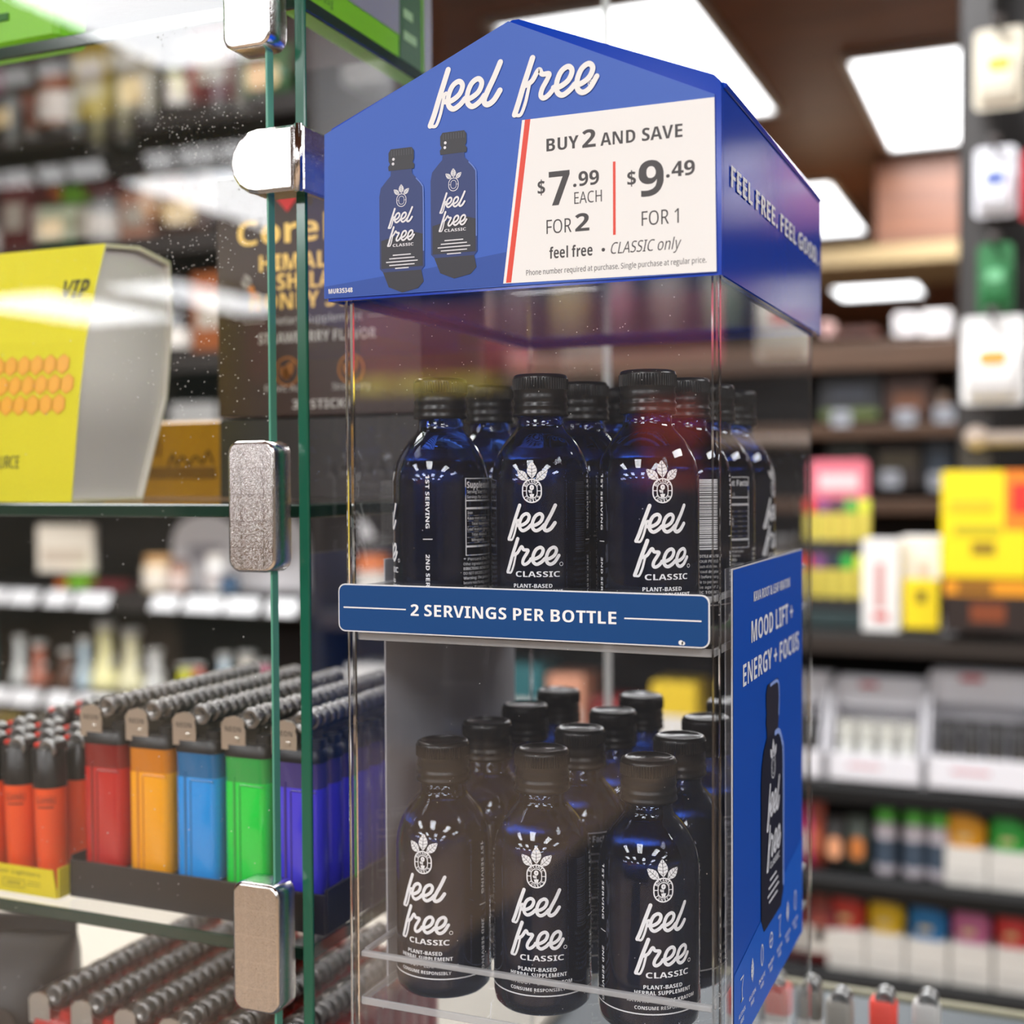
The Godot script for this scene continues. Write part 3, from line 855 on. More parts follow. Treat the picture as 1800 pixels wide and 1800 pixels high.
# ---------------------------------------------------------------- unit behind the showcase
func build_left_unit():
	var t := thing("wall_shelf_unit", "dark wall shelving with white price rails behind the glass showcase", "shelf", "", Vector3(-2.45, -CY, -2.36))
	var dark := rgb(34, 28, 26, 0.5)
	part(t, "back_panel", chbox(2.2, 2.5, 0.02, 0.002), rgb(52, 42, 36, 0.7), Vector3(0, 1.25, -0.17))
	for x in [-1.09, 1.09]:
		part(t, "side_panel", chbox(0.02, 2.5, 0.34, 0.002), dark, Vector3(x, 1.25, 0))
	var ys := [-0.465, -0.24, 0.02, 0.27, 0.52, 0.78]
	for y in ys:
		part(t, "shelf_board", chbox(2.16, 0.016, 0.32, 0.003), dark, Vector3(0, CY + y - 0.008, 0))
		part(t, "price_rail", chbox(2.16, 0.042, 0.004, 0.001), rgb(44, 40, 38, 0.4), Vector3(0, CY + y - 0.02, 0.172), Vector3(-0.6 if y < -0.1 else 0.0, 0, 0))
		if y < -0.1:
			for i in 22:
				if (i * 7 + int(y * -10)) % 9 == 4:
					continue
				part(t, "price_tag", chbox(0.07 + (i * 5 % 3) * 0.012, 0.038, 0.002, 0.0006), rgb(246, 246, 246, 0.5), Vector3(-1.03 + i * 0.0975, CY + y - 0.0183, 0.1765), Vector3(-0.6, 0, 0))
	var g := "goods on the lit shelf seen under the yellow sleeve box"
	carton("white card box propped on the lit shelf, upper left", "box", g, -2.0666, -0.208, 0.1407, 0.1082, -2.26, 0.02, rgb(236, 226, 208), [[0.1, 0.2, 0.9, 0.5, rgb(206, 190, 170)]], 0.2)
	carton("lime green box on the lit shelf", "box", g, -2.008, -0.2614, 0.0485, 0.0458, -2.23, 0.04, rgb(126, 190, 40), [[0.2, 0.2, 0.8, 0.7, rgb(90, 150, 30)]])
	carton("small orange box next to the lime green one", "box", g, -2.0495, -0.2627, 0.0311, 0.0384, -2.23, 0.04, rgb(196, 96, 34), [[0.2, 0.2, 0.8, 0.7, rgb(226, 150, 60)]])
	carton("dark red flat box on the lit shelf", "box", g, -1.9267, -0.2588, 0.0886, 0.0352, -2.23, 0.04, rgb(112, 34, 40), [[0.2, 0.2, 0.8, 0.7, rgb(70, 24, 30)]])
	var st: SurfaceTool
	var arches := [[-1.7469, -0.2408, 0.1875, 0.167, "white arched display card on the lit shelf, left of two"], [-1.5641, -0.2378, 0.1664, 0.1675, "white arched display card on the lit shelf beside the chrome clip"], [-1.3934, -0.2373, 0.1528, 0.1657, "white arched display card seen between clip and acrylic display"]]
	for a in arches:
		var w: float = a[2]
		var h: float = a[3] + (a[1] + 0.24)
		var tt := thing("arched_card", a[4], "card", "arched white cards on the lit shelf", Vector3(a[0], -0.24, -2.36))
		var poly := PackedVector2Array([Vector2(-w / 2, 0), Vector2(w / 2, 0)])
		for i in 9:
			var an := PI * i / 8.0
			poly.append(Vector2(cos(an) * w / 2, h * 0.6 + sin(an) * h * 0.4))
		part(tt, "card", prism(poly, -0.003, 0.003), rgb(236, 232, 232, 0.5))
		part(tt, "foot", chbox(w * 0.5, 0.01, 0.06, 0.002), rgb(180, 176, 178))
		part(tt, "printed_panel", prism(shifted(round_rect(w * 0.5, h * 0.25, 0.01), Vector2(0, h * 0.45)), 0.003, 0.004), rgb(168, 162, 166))
	jar("cream jar with a tan lid before the arched cards", "jar", g, -1.7972, -0.2423, 0.0701, 0.079, -2.22, rgb(226, 206, 176), rgb(196, 150, 96), rgb(236, 226, 210))
	jar("narrow white bottle before the arched cards", "bottle", g, -1.6377, -0.2375, 0.0466, 0.0809, -2.22, rgb(236, 234, 230), rgb(214, 206, 196), rgb(200, 190, 186))
	jar("little dark blue jar before the arched cards", "jar", g, -1.6003, -0.2363, 0.0403, 0.036, -2.22, rgb(48, 74, 104), rgb(34, 50, 70), rgb(80, 110, 140))
	jar("cream bottle at the chrome clip's edge on the lit shelf", "bottle", g, -1.7307, -0.2403, 0.0449, 0.0697, -2.215, rgb(190, 150, 130), rgb(110, 80, 70), rgb(226, 206, 196))
	g = "glass pieces on the shelf above the lighters"
	var row := [[8, 34, 1128, "white", rgb(206, 210, 206, 0.2)], [36, 68, 1138, "salmon", rgb(176, 104, 82, 0.2)], [124, 150, 1126, "pale blue", rgb(176, 196, 206, 0.2)], [148, 190, 1096, "tall cream yellow", rgb(236, 230, 170, 0.2)], [196, 238, 1106, "second cream yellow", rgb(226, 220, 178, 0.2)], [246, 280, 1140, "milky white", rgb(206, 206, 202, 0.2)], [300, 336, 1164, "bright yellow", rgb(214, 214, 30, 0.2)], [334, 358, 1160, "orange red", rgb(206, 74, 34, 0.2)], [374, 406, 1140, "ice blue", rgb(190, 206, 214, 0.2)], [406, 446, 1136, "ivory", rgb(226, 218, 204, 0.2)], [444, 476, 1150, "magenta", rgb(196, 30, 106, 0.2)], [494, 514, 1180, "turquoise", rgb(90, 176, 190, 0.2)], [84, 118, 1150, "dark brown", rgb(86, 54, 38, 0.2)]]
	var px := [-2.2241, -0.4824, -1.2656, -0.4471]
	for r in row:
		# shelf positions run evenly between the two ends of the visible stretch
		var f0: float = inverse_lerp(0.0, 640.0, (r[0] + r[1]) / 2.0)
		var x: float = lerpf(px[0], px[2], pow(f0, 0.93))
		var w: float = (r[1] - r[0]) * 0.00146
		vase("%s glass piece standing on the shelf above the lighters" % r[3], "glass pipe", g, x, -0.465, w * 1.15, (1218 - r[2]) * 0.00122, -2.22, r[4], rgb(210, 210, 204, 0.2), 0.1)
	# remaining shelves
	for si in [0, 1, 2, 3, 4, 5]:
		var xs := -3.45
		var n := 0
		var stop := -1.42
		if si < 2:
			xs = -1.42 if si == 1 else -1.52
			xs = -3.45
			stop = -2.35
		while xs < stop:
			var w := rng.randf_range(0.07, 0.13)
			var h := rng.randf_range(0.1, 0.19)
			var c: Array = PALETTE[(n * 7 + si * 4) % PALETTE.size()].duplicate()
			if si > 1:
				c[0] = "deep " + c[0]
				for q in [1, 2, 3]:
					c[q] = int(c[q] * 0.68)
			var where := "%s from the far end on wall shelf %s" % [NTH[n], ["one", "two", "three", "four", "five", "six"][si]]
			var gg: String = "goods on the wall shelves behind the showcase"
			match (n + si) % 3:
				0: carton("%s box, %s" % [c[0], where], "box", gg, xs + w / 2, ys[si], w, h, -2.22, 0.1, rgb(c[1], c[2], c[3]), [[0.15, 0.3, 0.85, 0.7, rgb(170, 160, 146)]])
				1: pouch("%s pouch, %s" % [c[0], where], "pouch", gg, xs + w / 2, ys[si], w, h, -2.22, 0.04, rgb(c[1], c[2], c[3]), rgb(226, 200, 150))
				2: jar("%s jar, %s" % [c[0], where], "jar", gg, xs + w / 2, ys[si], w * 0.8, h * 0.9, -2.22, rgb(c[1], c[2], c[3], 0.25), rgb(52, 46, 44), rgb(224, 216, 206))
			xs += w + 0.015
			n += 1

# ---------------------------------------------------------------- glass showcase
func rel(t: Node3D, p: Vector3) -> Vector3:
	return p + Vector3(0, CY, 0) - t.position

func span(t: Node3D, called: String, a: Vector3, b: Vector3, m: Material, c := 0.0004) -> MeshInstance3D:
	# a block between two corners
	var s := (b - a).abs()
	return part(t, called, chbox(s.x, s.y, s.z, c), m, rel(t, (a + b) / 2))

func sheet(t: Node3D, called: String, a: Vector3, b: Vector3, m: Material) -> MeshInstance3D:
	# one clear face between two corners that share x, y or z
	var st := begin()
	var pts := []
	if a.x == b.x:
		pts = [a, Vector3(a.x, b.y, a.z), b, Vector3(a.x, a.y, b.z)]
	elif a.y == b.y:
		pts = [a, Vector3(b.x, a.y, a.z), b, Vector3(a.x, a.y, b.z)]
	else:
		pts = [a, Vector3(b.x, a.y, a.z), b, Vector3(a.x, b.y, a.z)]
	var mid: Vector3 = (a + b) / 2
	for i in 4:
		pts[i] -= mid
	flat(st, pts, Vector3(-0.1, -0.1, -0.1))
	return part(t, called, st.commit(), m, rel(t, mid))

func plate(w: float, h: float, d: float, r: float, b: float) -> Mesh:
	# a cast plate standing in x, y, with softened rims, thick along z
	return loft([[w - 2 * b, h - 2 * b, 0, r - b], [w - 0.6 * b, h - 0.6 * b, 0.3 * b, r - 0.3 * b], [w, h, b, r], [w, h, d - b, r], [w - 0.6 * b, h - 0.6 * b, d - 0.3 * b, r - 0.3 * b], [w - 2 * b, h - 2 * b, d, r - b]], 6)

func build_showcase():
	var t := thing("glass_showcase", "frameless glass showcase with green edges and chrome clips beside the acrylic display", "showcase", "", Vector3(-0.65, -0.345, -0.66))
	var clear := pane_mat("showcase_glass", Color(0.75, 0.85, 0.8), 0.012)
	var edge := mat("glass_edge_green", Color8(30, 96, 74), 0.15)
	var edge_light := mat("glass_edge_pale", Color8(96, 168, 142), 0.25)
	var edge_dark := mat("glass_edge_dark", Color8(26, 52, 40), 0.12)
	var top := 0.46
	part(t, "base_deck", chbox(0.73, 0.008, 0.4, 0.001), rgb(176, 168, 154), rel(t, Vector3(-0.653, -0.341, -0.662)))
	var side := sheet(t, "side_pane", Vector3(-0.2905, -0.337, -0.461), Vector3(-0.2905, top, -0.86), clear)
	part(side, "front_edge", chbox(0.005, 0.797, 0.002, 0.0005), edge, Vector3(0, 0, 0.2))
	part(side, "back_edge", chbox(0.005, 0.797, 0.002, 0.0005), rgb(206, 208, 206, 0.3), Vector3(0, 0, -0.2))
	var far := sheet(t, "side_pane", Vector3(-1.016, -0.337, -0.461), Vector3(-1.016, top, -0.86), clear)
	part(far, "front_edge", chbox(0.005, 0.797, 0.002, 0.0005), edge, Vector3(0, 0, 0.2))
	var door := sheet(t, "front_door", Vector3(-1.016, -0.335, -0.4545), Vector3(-0.302, top, -0.4545), clear)
	part(door, "side_edge", chbox(0.001, 0.795, 0.005, 0.0003), edge_light, Vector3(0.357, 0, 0))
	part(door, "top_edge", chbox(0.714, 0.001, 0.005, 0.0003), edge_light, Vector3(0, 0.3975, 0))
	# dust on the door
	var st := begin()
	for i in 1500:
		var p := Vector2(rng.randfn(-0.342, 0.022), rng.randfn(0.118, 0.05))
		if i > 1150:
			p = Vector2(rng.randf_range(-0.5, -0.303), rng.randf_range(-0.25, 0.2))
		if p.x > -0.304 or p.y > 0.2:
			continue
		var r := rng.randf_range(0.00008, 0.00027)
		var q: Vector3 = Vector3(p.x, p.y, -0.4542) - Vector3(-0.659, 0.0625, -0.4545)
		flat(st, [q + Vector3(-r, -r, 0), q + Vector3(r, -r * 0.6, 0), q + Vector3(r * 0.8, r, 0), q + Vector3(-r * 0.7, r * 0.8, 0)], q - Vector3(0, 0, 1))
	var dust := part(door, "dust", st.commit(), rgb(226, 224, 220, 0.9))
	dust.set_meta("kind", "stuff")
	for y in [0.207, -0.0105, -0.203]:
		var sh := sheet(t, "shelf", Vector3(-1.013, y, -0.468), Vector3(-0.295, y, -0.855), clear)
		part(sh, "front_edge", chbox(0.718, 0.006, 0.002, 0.0006), edge_dark, Vector3(0, -0.003, 0.1935))
		part(sh, "end_edge", chbox(0.002, 0.006, 0.387, 0.0006), edge_dark, Vector3(0.359, -0.003, 0))
	var chrome := grain(mat("cast_chrome", Color(0.86, 0.85, 0.84), 0.1, 1.0), 90.0, 0.006, 0.08)
	for y in [0.2075, -0.011, -0.198]:
		var c := part(t, "clip", plate(0.0235, 0.0553, 0.0135, 0.0055, 0.0013), chrome, rel(t, Vector3(-0.3083, y, -0.4605)), Vector3(PI / 2, 0, 0))
		c.set_meta("label", "rounded chrome glass clip")
	# round-ended hinge: front plate and the block on the side pane
	var poly := []
	for i in 9:
		var a := PI / 2 + PI * i / 8.0
		poly.append(Vector2(-0.3036 + cos(a) * 0.0134, 0.1325 + sin(a) * 0.0134))
	var st2 := begin()
	var outline := PackedVector2Array(poly)
	outline.append(Vector2(-0.2862, 0.1191))
	outline.append(Vector2(-0.2862, 0.1459))
	var small := PackedVector2Array()
	for p in outline:
		small.append(Vector2(-0.3005, 0.1325) + (p - Vector2(-0.3005, 0.1325)) * Vector2(0.93, 0.9))
	var place := Transform3D(Basis(), -Vector3(-0.3, 0.1325, -0.452))
	prism_in(st2, outline, -0.4605, -0.4483, place)
	for i in outline.size():
		var j := (i + 1) % outline.size()
		flat(st2, [place * Vector3(outline[i].x, outline[i].y, -0.4483), place * Vector3(outline[j].x, outline[j].y, -0.4483), place * Vector3(small[j].x, small[j].y, -0.447), place * Vector3(small[i].x, small[i].y, -0.447)], place * Vector3(-0.3005, 0.1325, -0.455))
	prism_in(st2, small, -0.4471, -0.447, place)
	var hg := part(t, "hinge", st2.commit(), chrome, rel(t, Vector3(-0.3, 0.1325, -0.452)))
	hg.set_meta("label", "chrome hinge with a rounded end")
	part(hg, "side_block", chbox(0.004, 0.027, 0.026, 0.0008), chrome, Vector3(-0.2848 + 0.3, 0, -0.463 + 0.452))
	part(hg, "pin", lathe([Vector2(0, -0.0138), Vector2(0.0018, -0.0138), Vector2(0.0018, 0.0138), Vector2(0, 0.0138)], 10), chrome, Vector3(-0.285 + 0.3, 0, -0.4495 + 0.452))

func gas_lighter(label, group, at: Vector3, body: Material, neck: Material, front: bool) -> Node3D:
	# flat pocket lighter, 24 mm wide, 83 mm tall: tank, darker neck, black collar, chrome hood, wheel and lever
	var t := thing("pocket_lighter", label, "lighter", group, at)
	part(t, "tank", cached("tank", func(): return loft([[0.0225, 0.0105, 0, 0.0035], [0.024, 0.012, 0.0012, 0.0045], [0.024, 0.012, 0.048, 0.0045]], 3)), body)
	part(t, "neck", cached("neck", func(): return loft([[0.024, 0.012, 0.048, 0.0045], [0.024, 0.012, 0.0595, 0.0045]], 3)), neck)
	part(t, "collar", cached("collar", func(): return loft([[0.0246, 0.0126, 0.0595, 0.0045], [0.0246, 0.0126, 0.065, 0.0045], [0.022, 0.0105, 0.066, 0.0035]], 3)), rgb(26, 25, 26, 0.35) if group != "red lighters on the showcase floor" else body)
	part(t, "hood", cached("hood", func(): return hood_mesh()), mat("lighter_steel", Color8(226, 220, 210), 0.3, 1.0))
	part(t, "wheel", cached("wheel", func(): return wheel_mesh()), mat("wheel_steel", Color8(136, 133, 130), 0.28, 0.9), Vector3(0.0026, 0.0774, -0.0003), Vector3(PI / 2, 0, 0))
	part(t, "lever", cached("lever", func(): return loft([[0.008, 0.0075, 0.064, 0.001, 0.0075], [0.007, 0.007, 0.07, 0.001, 0.0085]], 1)), rgb(24, 24, 24, 0.4) if group != "red lighters on the showcase floor" else body)
	if front:
		var st := begin()
		write(st, "NEON", -0.0098, -0.001, 0.0712, 0.0024, true, on_front(0.00632))
		part(t, "stamp", st.commit(), mat("stamp_dark", Color8(120, 110, 98), 0.5, 0.3))
		part(t, "tank_wall", chbox(0.0012, 0.05, 0.0006, 0.0002), neck, Vector3(-0.0052, 0.0255, 0.0061))
		part(t, "tank_wall", chbox(0.0006, 0.046, 0.0006, 0.0002), neck, Vector3(-0.0022, 0.0235, 0.0061))
		part(t, "fill_line", chbox(0.013, 0.0007, 0.0006, 0.0002), neck, Vector3(0.0044, 0.0468, 0.0061))
	return t

func cached(key: String, make: Callable) -> Mesh:
	if not meshes.has(key):
		meshes[key] = make.call()
	return meshes[key]

func hood_mesh() -> Mesh:
	var st := begin()
	var side := PackedVector2Array([Vector2(-0.0118, 0.0628), Vector2(0.0012, 0.0628), Vector2(0.0013, 0.0715), Vector2(0.0004, 0.0738), Vector2(0.001, 0.0757), Vector2(-0.001, 0.0777), Vector2(-0.0055, 0.0785), Vector2(-0.01, 0.0772), Vector2(-0.012, 0.0746)])
	prism_in(st, side, 0.0052, 0.0062)
	prism_in(st, side, -0.0048, -0.0038)
	for i in [7, 8]:
		var a := side[i]
		var b := side[(i + 1) % side.size()]
		flat(st, [Vector3(a.x, a.y, -0.0038), Vector3(b.x, b.y, -0.0038), Vector3(b.x, b.y, 0.0052), Vector3(a.x, a.y, 0.0052)], Vector3(-0.005, 0.075, 0))
	box_in(st, Vector3(-0.0032, 0.0678, 0.0064), Vector3(0.0024, 0.0022, 0.0006), 0.0003)
	return st.commit()

func wheel_mesh() -> Mesh:
	var st := begin()
	for z in [-0.0036, 0.0036]:
		lathe_in(st, [Vector2(0, z - 0.0009), Vector2(0.002, z - 0.0009), Vector2(0.0022, z - 0.0014), Vector2(0.0046, z - 0.0014), Vector2(0.0053, z - 0.0007), Vector2(0.0053, z + 0.0007), Vector2(0.0046, z + 0.0014), Vector2(0.0022, z + 0.0014), Vector2(0.002, z + 0.0009), Vector2(0, z + 0.0009)], 18)
	lathe_in(st, [Vector2(0.0037, -0.0023), Vector2(0.0037, 0.0023)], 14)
	return st.commit()

func clear_plastic(r, g, b) -> StandardMaterial3D:
	var key := "tinted_%d_%d_%d" % [r, g, b]
	if mats.has(key):
		return mats[key]
	var m := mat(key, Color8(r, g, b), 0.12)
	m.clearcoat_enabled = true
	m.clearcoat = 0.5
	m.clearcoat_roughness = 0.05
	return m

func round_lighter(label, at: Vector3, tilt: float, col: Material, lettered: bool):
	var t := thing("round_lighter", label, "lighter", "round lighters in the yellow tray", at)
	t.rotation.z = tilt
	part(t, "body", cached("round_body", func(): return lathe([Vector2(0, 0), Vector2(0.0066, 0), Vector2(0.0074, 0.001), Vector2(0.0082, 0.05)], 20, 0.9)), col)
	part(t, "collar", cached("round_collar", func(): return lathe([Vector2(0.0086, 0.05), Vector2(0.0086, 0.0685), Vector2(0.008, 0.0692), Vector2(0, 0.0692)], 20, 0.9)), rgb(22, 21, 22, 0.3))
	part(t, "wheel", cached("round_wheel", func(): return wheel_mesh()), mat("wheel_grey", Color8(150, 150, 148), 0.3, 0.8), Vector3(0.0028, 0.0690, 0), Vector3(PI / 2, 0, 0))
	part(t, "flint_tab", chbox(0.007, 0.0022, 0.006, 0.0006), rgb(206, 48, 34, 0.4), Vector3(-0.0038, 0.0702, 0.0))
	part(t, "guard", cached("round_guard", func(): return chbox(0.0012, 0.004, 0.008, 0.0003)), rgb(60, 58, 58, 0.3), Vector3(0.0076, 0.0705, 0))
	if lettered:
		var st := begin()
		var put := func(p: Vector2):
			var a: float = p.x / 0.0083 + 0.35
			var r := 0.00815
			return [Vector3(sin(a) * r, p.y, cos(a) * r * 0.9), Vector3(sin(a), 0, cos(a))]
		write(st, "CLIPPER", -0.0044, 0.0044, 0.0432, 0.0019, true, put)
		for q in [[-0.0054, 0.0424, 0.0054, 0.0427], [-0.0054, 0.0459, 0.0054, 0.0462], [-0.0054, 0.0424, -0.0051, 0.0462], [0.0051, 0.0424, 0.0054, 0.0462], [-0.0044, 0.0404, 0.0044, 0.0411]]:
			bar(st, q[0], q[1], q[2], q[3], put, 4)
		part(t, "lettering", st.commit(), rgb(60, 20, 14))

func build_showcase_goods():
	# ---- upper shelf: lime box
	var lime := rgb(128, 206, 16, 0.4)
	var t := thing("carton", "lime green box with a grey side panel on the top glass shelf", "box", "", Vector3(-0.3075, 0.2075, -0.5385))
	part(t, "body", chbox(0.017, 0.13, 0.125, 0.0008), lime, Vector3(0, 0.065, 0))
	part(t, "side_panel", prism(PackedVector2Array([Vector2(-0.0615, 0.013), Vector2(0.026, 0.013), Vector2(0.026, 0.128), Vector2(-0.0615, 0.128)]), 0, 0.0003), rgb(150, 150, 150, 0.35), Vector3(0.0086, 0, 0), Vector3(0, PI / 2, 0))
	part(t, "label_strip", prism(PackedVector2Array([Vector2(0.026, 0.0), Vector2(0.05, 0.0), Vector2(0.05, 0.128), Vector2(0.026, 0.128)]), 0, 0.0004), rgb(28, 92, 40, 0.35), Vector3(0.0086, 0, 0), Vector3(0, PI / 2, 0))
	part(t, "corner_strip", prism(PackedVector2Array([Vector2(0.053, 0.0), Vector2(0.0615, 0.0), Vector2(0.0615, 0.128), Vector2(0.053, 0.128)]), 0, 0.0004), rgb(160, 160, 158, 0.35), Vector3(0.0086, 0, 0), Vector3(0, PI / 2, 0))
	var st := begin()
	var put_side := func(p: Vector2): return [Vector3(0.0092, p.y, -p.x), Vector3.RIGHT]
	for i in 6:
		bar(st, 0.03, 0.012 + i * 0.011, 0.044 - (i % 3) * 0.004, 0.0165 + i * 0.011, put_side)
	part(t, "printed_lines", st.commit(), rgb(168, 206, 140))
	st = begin()
	write(st, "50 mL  0.5 g", -0.058, -0.038, 0.0045, 0.0035, false, put_side)
	part(t, "lettering", st.commit(), rgb(40, 90, 20))
	carton("flat lime green box at the far end of the top glass shelf", "box", "", -0.495, 0.2075, 0.13, 0.12, -0.47, 0.022, lime, [[0.55, 0.1, 0.78, 0.13, rgb(40, 110, 30)], [0.1, 0.4, 0.9, 0.8, rgb(236, 240, 226)]])
	# ---- middle shelf: yellow sleeve
	build_sleeve()
	build_brown_box()
	var gold := rgb(176, 128, 30, 0.35)
	var gb := carton("low golden box lying behind the yellow sleeve", "box", "", -0.476, -0.0105, 0.086, 0.0445, -0.6, 0.09, gold, [[0.05, 0.25, 0.95, 0.4, rgb(120, 82, 20)], [0.05, 0.55, 0.5, 0.8, rgb(150, 104, 26)]])
	st = begin()
	stroke(st, smooth([Vector2(0.006, 0.018), Vector2(0.009, 0.025), Vector2(0.012, 0.019), Vector2(0.016, 0.024), Vector2(0.02, 0.019), Vector2(0.025, 0.024), Vector2(0.03, 0.02), Vector2(0.034, 0.027), Vector2(0.037, 0.02)], 4), 0.0012, on_front(0.0457))
	part(gb, "lettering", st.commit(), rgb(70, 46, 14))
	# ---- lower shelf: tray of round lighters
	var ty := -0.2025
	t = thing("lighter_tray", "yellow card tray of orange lighters on the lower glass shelf", "tray", "", Vector3(-0.481, ty, -0.506))
	var yellow := rgb(226, 206, 22, 0.45)
	part(t, "floor_card", chbox(0.08, 0.001, 0.062, 0.0002), yellow, Vector3(0, 0.0006, 0))
	var fp := prism(PackedVector2Array([Vector2(-0.04, 0), Vector2(0.04, 0), Vector2(0.0375, 0.0135), Vector2(-0.0375, 0.0135)]), -0.0004, 0.0004)
	part(t, "front_flap", fp, yellow, Vector3(0, 0, 0.0315))
	part(t, "back_flap", fp, yellow, Vector3(0, 0, -0.0315))
	for s in [-1, 1]:
		part(t, "side_flap", prism(PackedVector2Array([Vector2(-0.031, 0), Vector2(0.031, 0), Vector2(0.031, 0.0145), Vector2(-0.031, 0.0145)]), -0.0004, 0.0004), yellow, Vector3(s * 0.0402, 0, 0), Vector3(0, PI / 2, 0))
	st = begin()
	var pf := on_front(0.0321)
	write(st, "Clipper Lighters", -0.006, 0.03, 0.0095, 0.0018, false, pf)
	for q in [[0.006, 0.0028, 0.02, 0.0031], [0.006, 0.0067, 0.02, 0.007], [0.006, 0.0028, 0.0063, 0.007], [0.0197, 0.0028, 0.02, 0.007], [0.021, 0.0047, 0.03, 0.005], [0.022, 0.0062, 0.03, 0.0065]]:
		bar(st, q[0], q[1], q[2], q[3], pf)
	write(st, "LIGHTER", 0.0085, 0.0175, 0.0042, 0.0014, true, pf)
	var ps := func(p: Vector2): return [Vector3(0.0408, p.y, -p.x), Vector3.RIGHT]
	for i in 7:
		bar(st, -0.022, 0.002 + i * 0.0015, 0.022 - (i % 3) * 0.005, 0.0027 + i * 0.0015, ps)
	part(t, "printed_lines", st.commit(), rgb(96, 92, 24))
	st = begin()
	ring(st, Vector2(-0.0165, 0.0062), 0.005, 0.005, 0.0009, pf)
	bar(st, -0.0195, 0.0052, -0.0135, 0.0068, pf)
	part(t, "warning_mark", st.commit(), rgb(206, 70, 50))
	var oc := rgb(244, 86, 30, 0.35)
	var k := 0
	for row in 3:
		for col in 4:
			var colour: Material = oc
			var nm := "orange"
			if col == 0:
				colour = rgb(34, 40, 74, 0.35)
				nm = "dark blue"
			round_lighter("%s round lighter with black collar, %s column, %s from the tray front" % [nm, NTH[col], NTH[row]], Vector3(-0.5115 + col * 0.0192 + row * 0.001, ty + 0.0015, -0.4855 - row * 0.0195), 0.02, colour, row == 0 and col > 1)
			k += 1
	for i in 8:
		round_lighter("black topped round lighter behind the yellow tray, %s of eight" % NTH[i], Vector3(-0.52 + (i % 4) * 0.02, ty + 0.001, -0.565 - (i / 4) * 0.022), 0.0, rgb(44, 36, 34, 0.35) if i % 2 else oc, false)
	# ---- lower shelf: tray of five coloured rows
	t = thing("lighter_tray", "black plastic tray of five rows of coloured lighters on the lower shelf", "tray", "", Vector3(-0.3665, ty, -0.5475))
	var blackp := rgb(40, 34, 31, 0.4)
	part(t, "tray_floor", chbox(0.144, 0.0145, 0.132, 0.001), blackp, Vector3(0, 0.00725, 0))
	part(t, "front_wall", chbox(0.144, 0.018, 0.0015, 0.0004), blackp, Vector3(0, 0.009, 0.0668))
	part(t, "back_wall", chbox(0.144, 0.03, 0.0015, 0.0004), blackp, Vector3(0, 0.015, -0.0668))
	for s in [-1, 1]:
		part(t, "side_wall", chbox(0.0015, 0.02, 0.132, 0.0004), blackp, Vector3(s * 0.0717, 0.01, 0))
	var rows := [["red", [196, 24, 24], [130, 22, 22]], ["amber", [255, 172, 0], [206, 122, 16]], ["sky blue", [0, 152, 240], [16, 104, 158]], ["green", [0, 222, 70], [40, 160, 70]], ["violet blue", [74, 64, 220], [66, 56, 118]]]
	for r in 5:
		for i in 10:
			var c: Array = rows[r]
			gas_lighter("%s see-through lighter with steel hood, %s from the front of its row" % [c[0], NTH[i]], "see-through lighters in the black tray", Vector3(-0.4215 + r * 0.0275, ty + 0.0155, -0.4895 - i * 0.0127), clear_plastic(c[1][0], c[1][1], c[1][2]), clear_plastic(c[2][0], c[2][1], c[2][2]), i == 0)
	# ---- deck: red lighters
	t = thing("lighter_tray", "shallow tray of red lighters standing on the showcase floor", "tray", "", Vector3(-0.385, -0.337, -0.56))
	part(t, "tray_floor", chbox(0.172, 0.003, 0.16, 0.0006), rgb(60, 50, 46), Vector3(0, 0.0015, 0))
	for s in [-1, 1]:
		part(t, "long_wall", chbox(0.172, 0.014, 0.0015, 0.0004), rgb(60, 50, 46), Vector3(0, 0.007, s * 0.0795))
		part(t, "short_wall", chbox(0.0015, 0.014, 0.158, 0.0004), rgb(60, 50, 46), Vector3(s * 0.0852, 0.007, 0))
	var redm := rgb(176, 34, 26, 0.3)
	for r in 6:
		for i in 11:
			gas_lighter("red lighter on the showcase floor, %s column, %s from the front" % [NTH[r], NTH[i]], "red lighters on the showcase floor", Vector3(-0.4575 + r * 0.0268, -0.3338, -0.4905 - i * 0.0133), redm, redm, false)
	var pp := pouch("crumpled black bag lying on the showcase floor beside the red lighters", "bag", "", -0.53, -0.3365, 0.09, 0.1, -0.49, 0.07, rgb(40, 32, 28, 0.5), rgb(58, 48, 42, 0.5), 0.3)

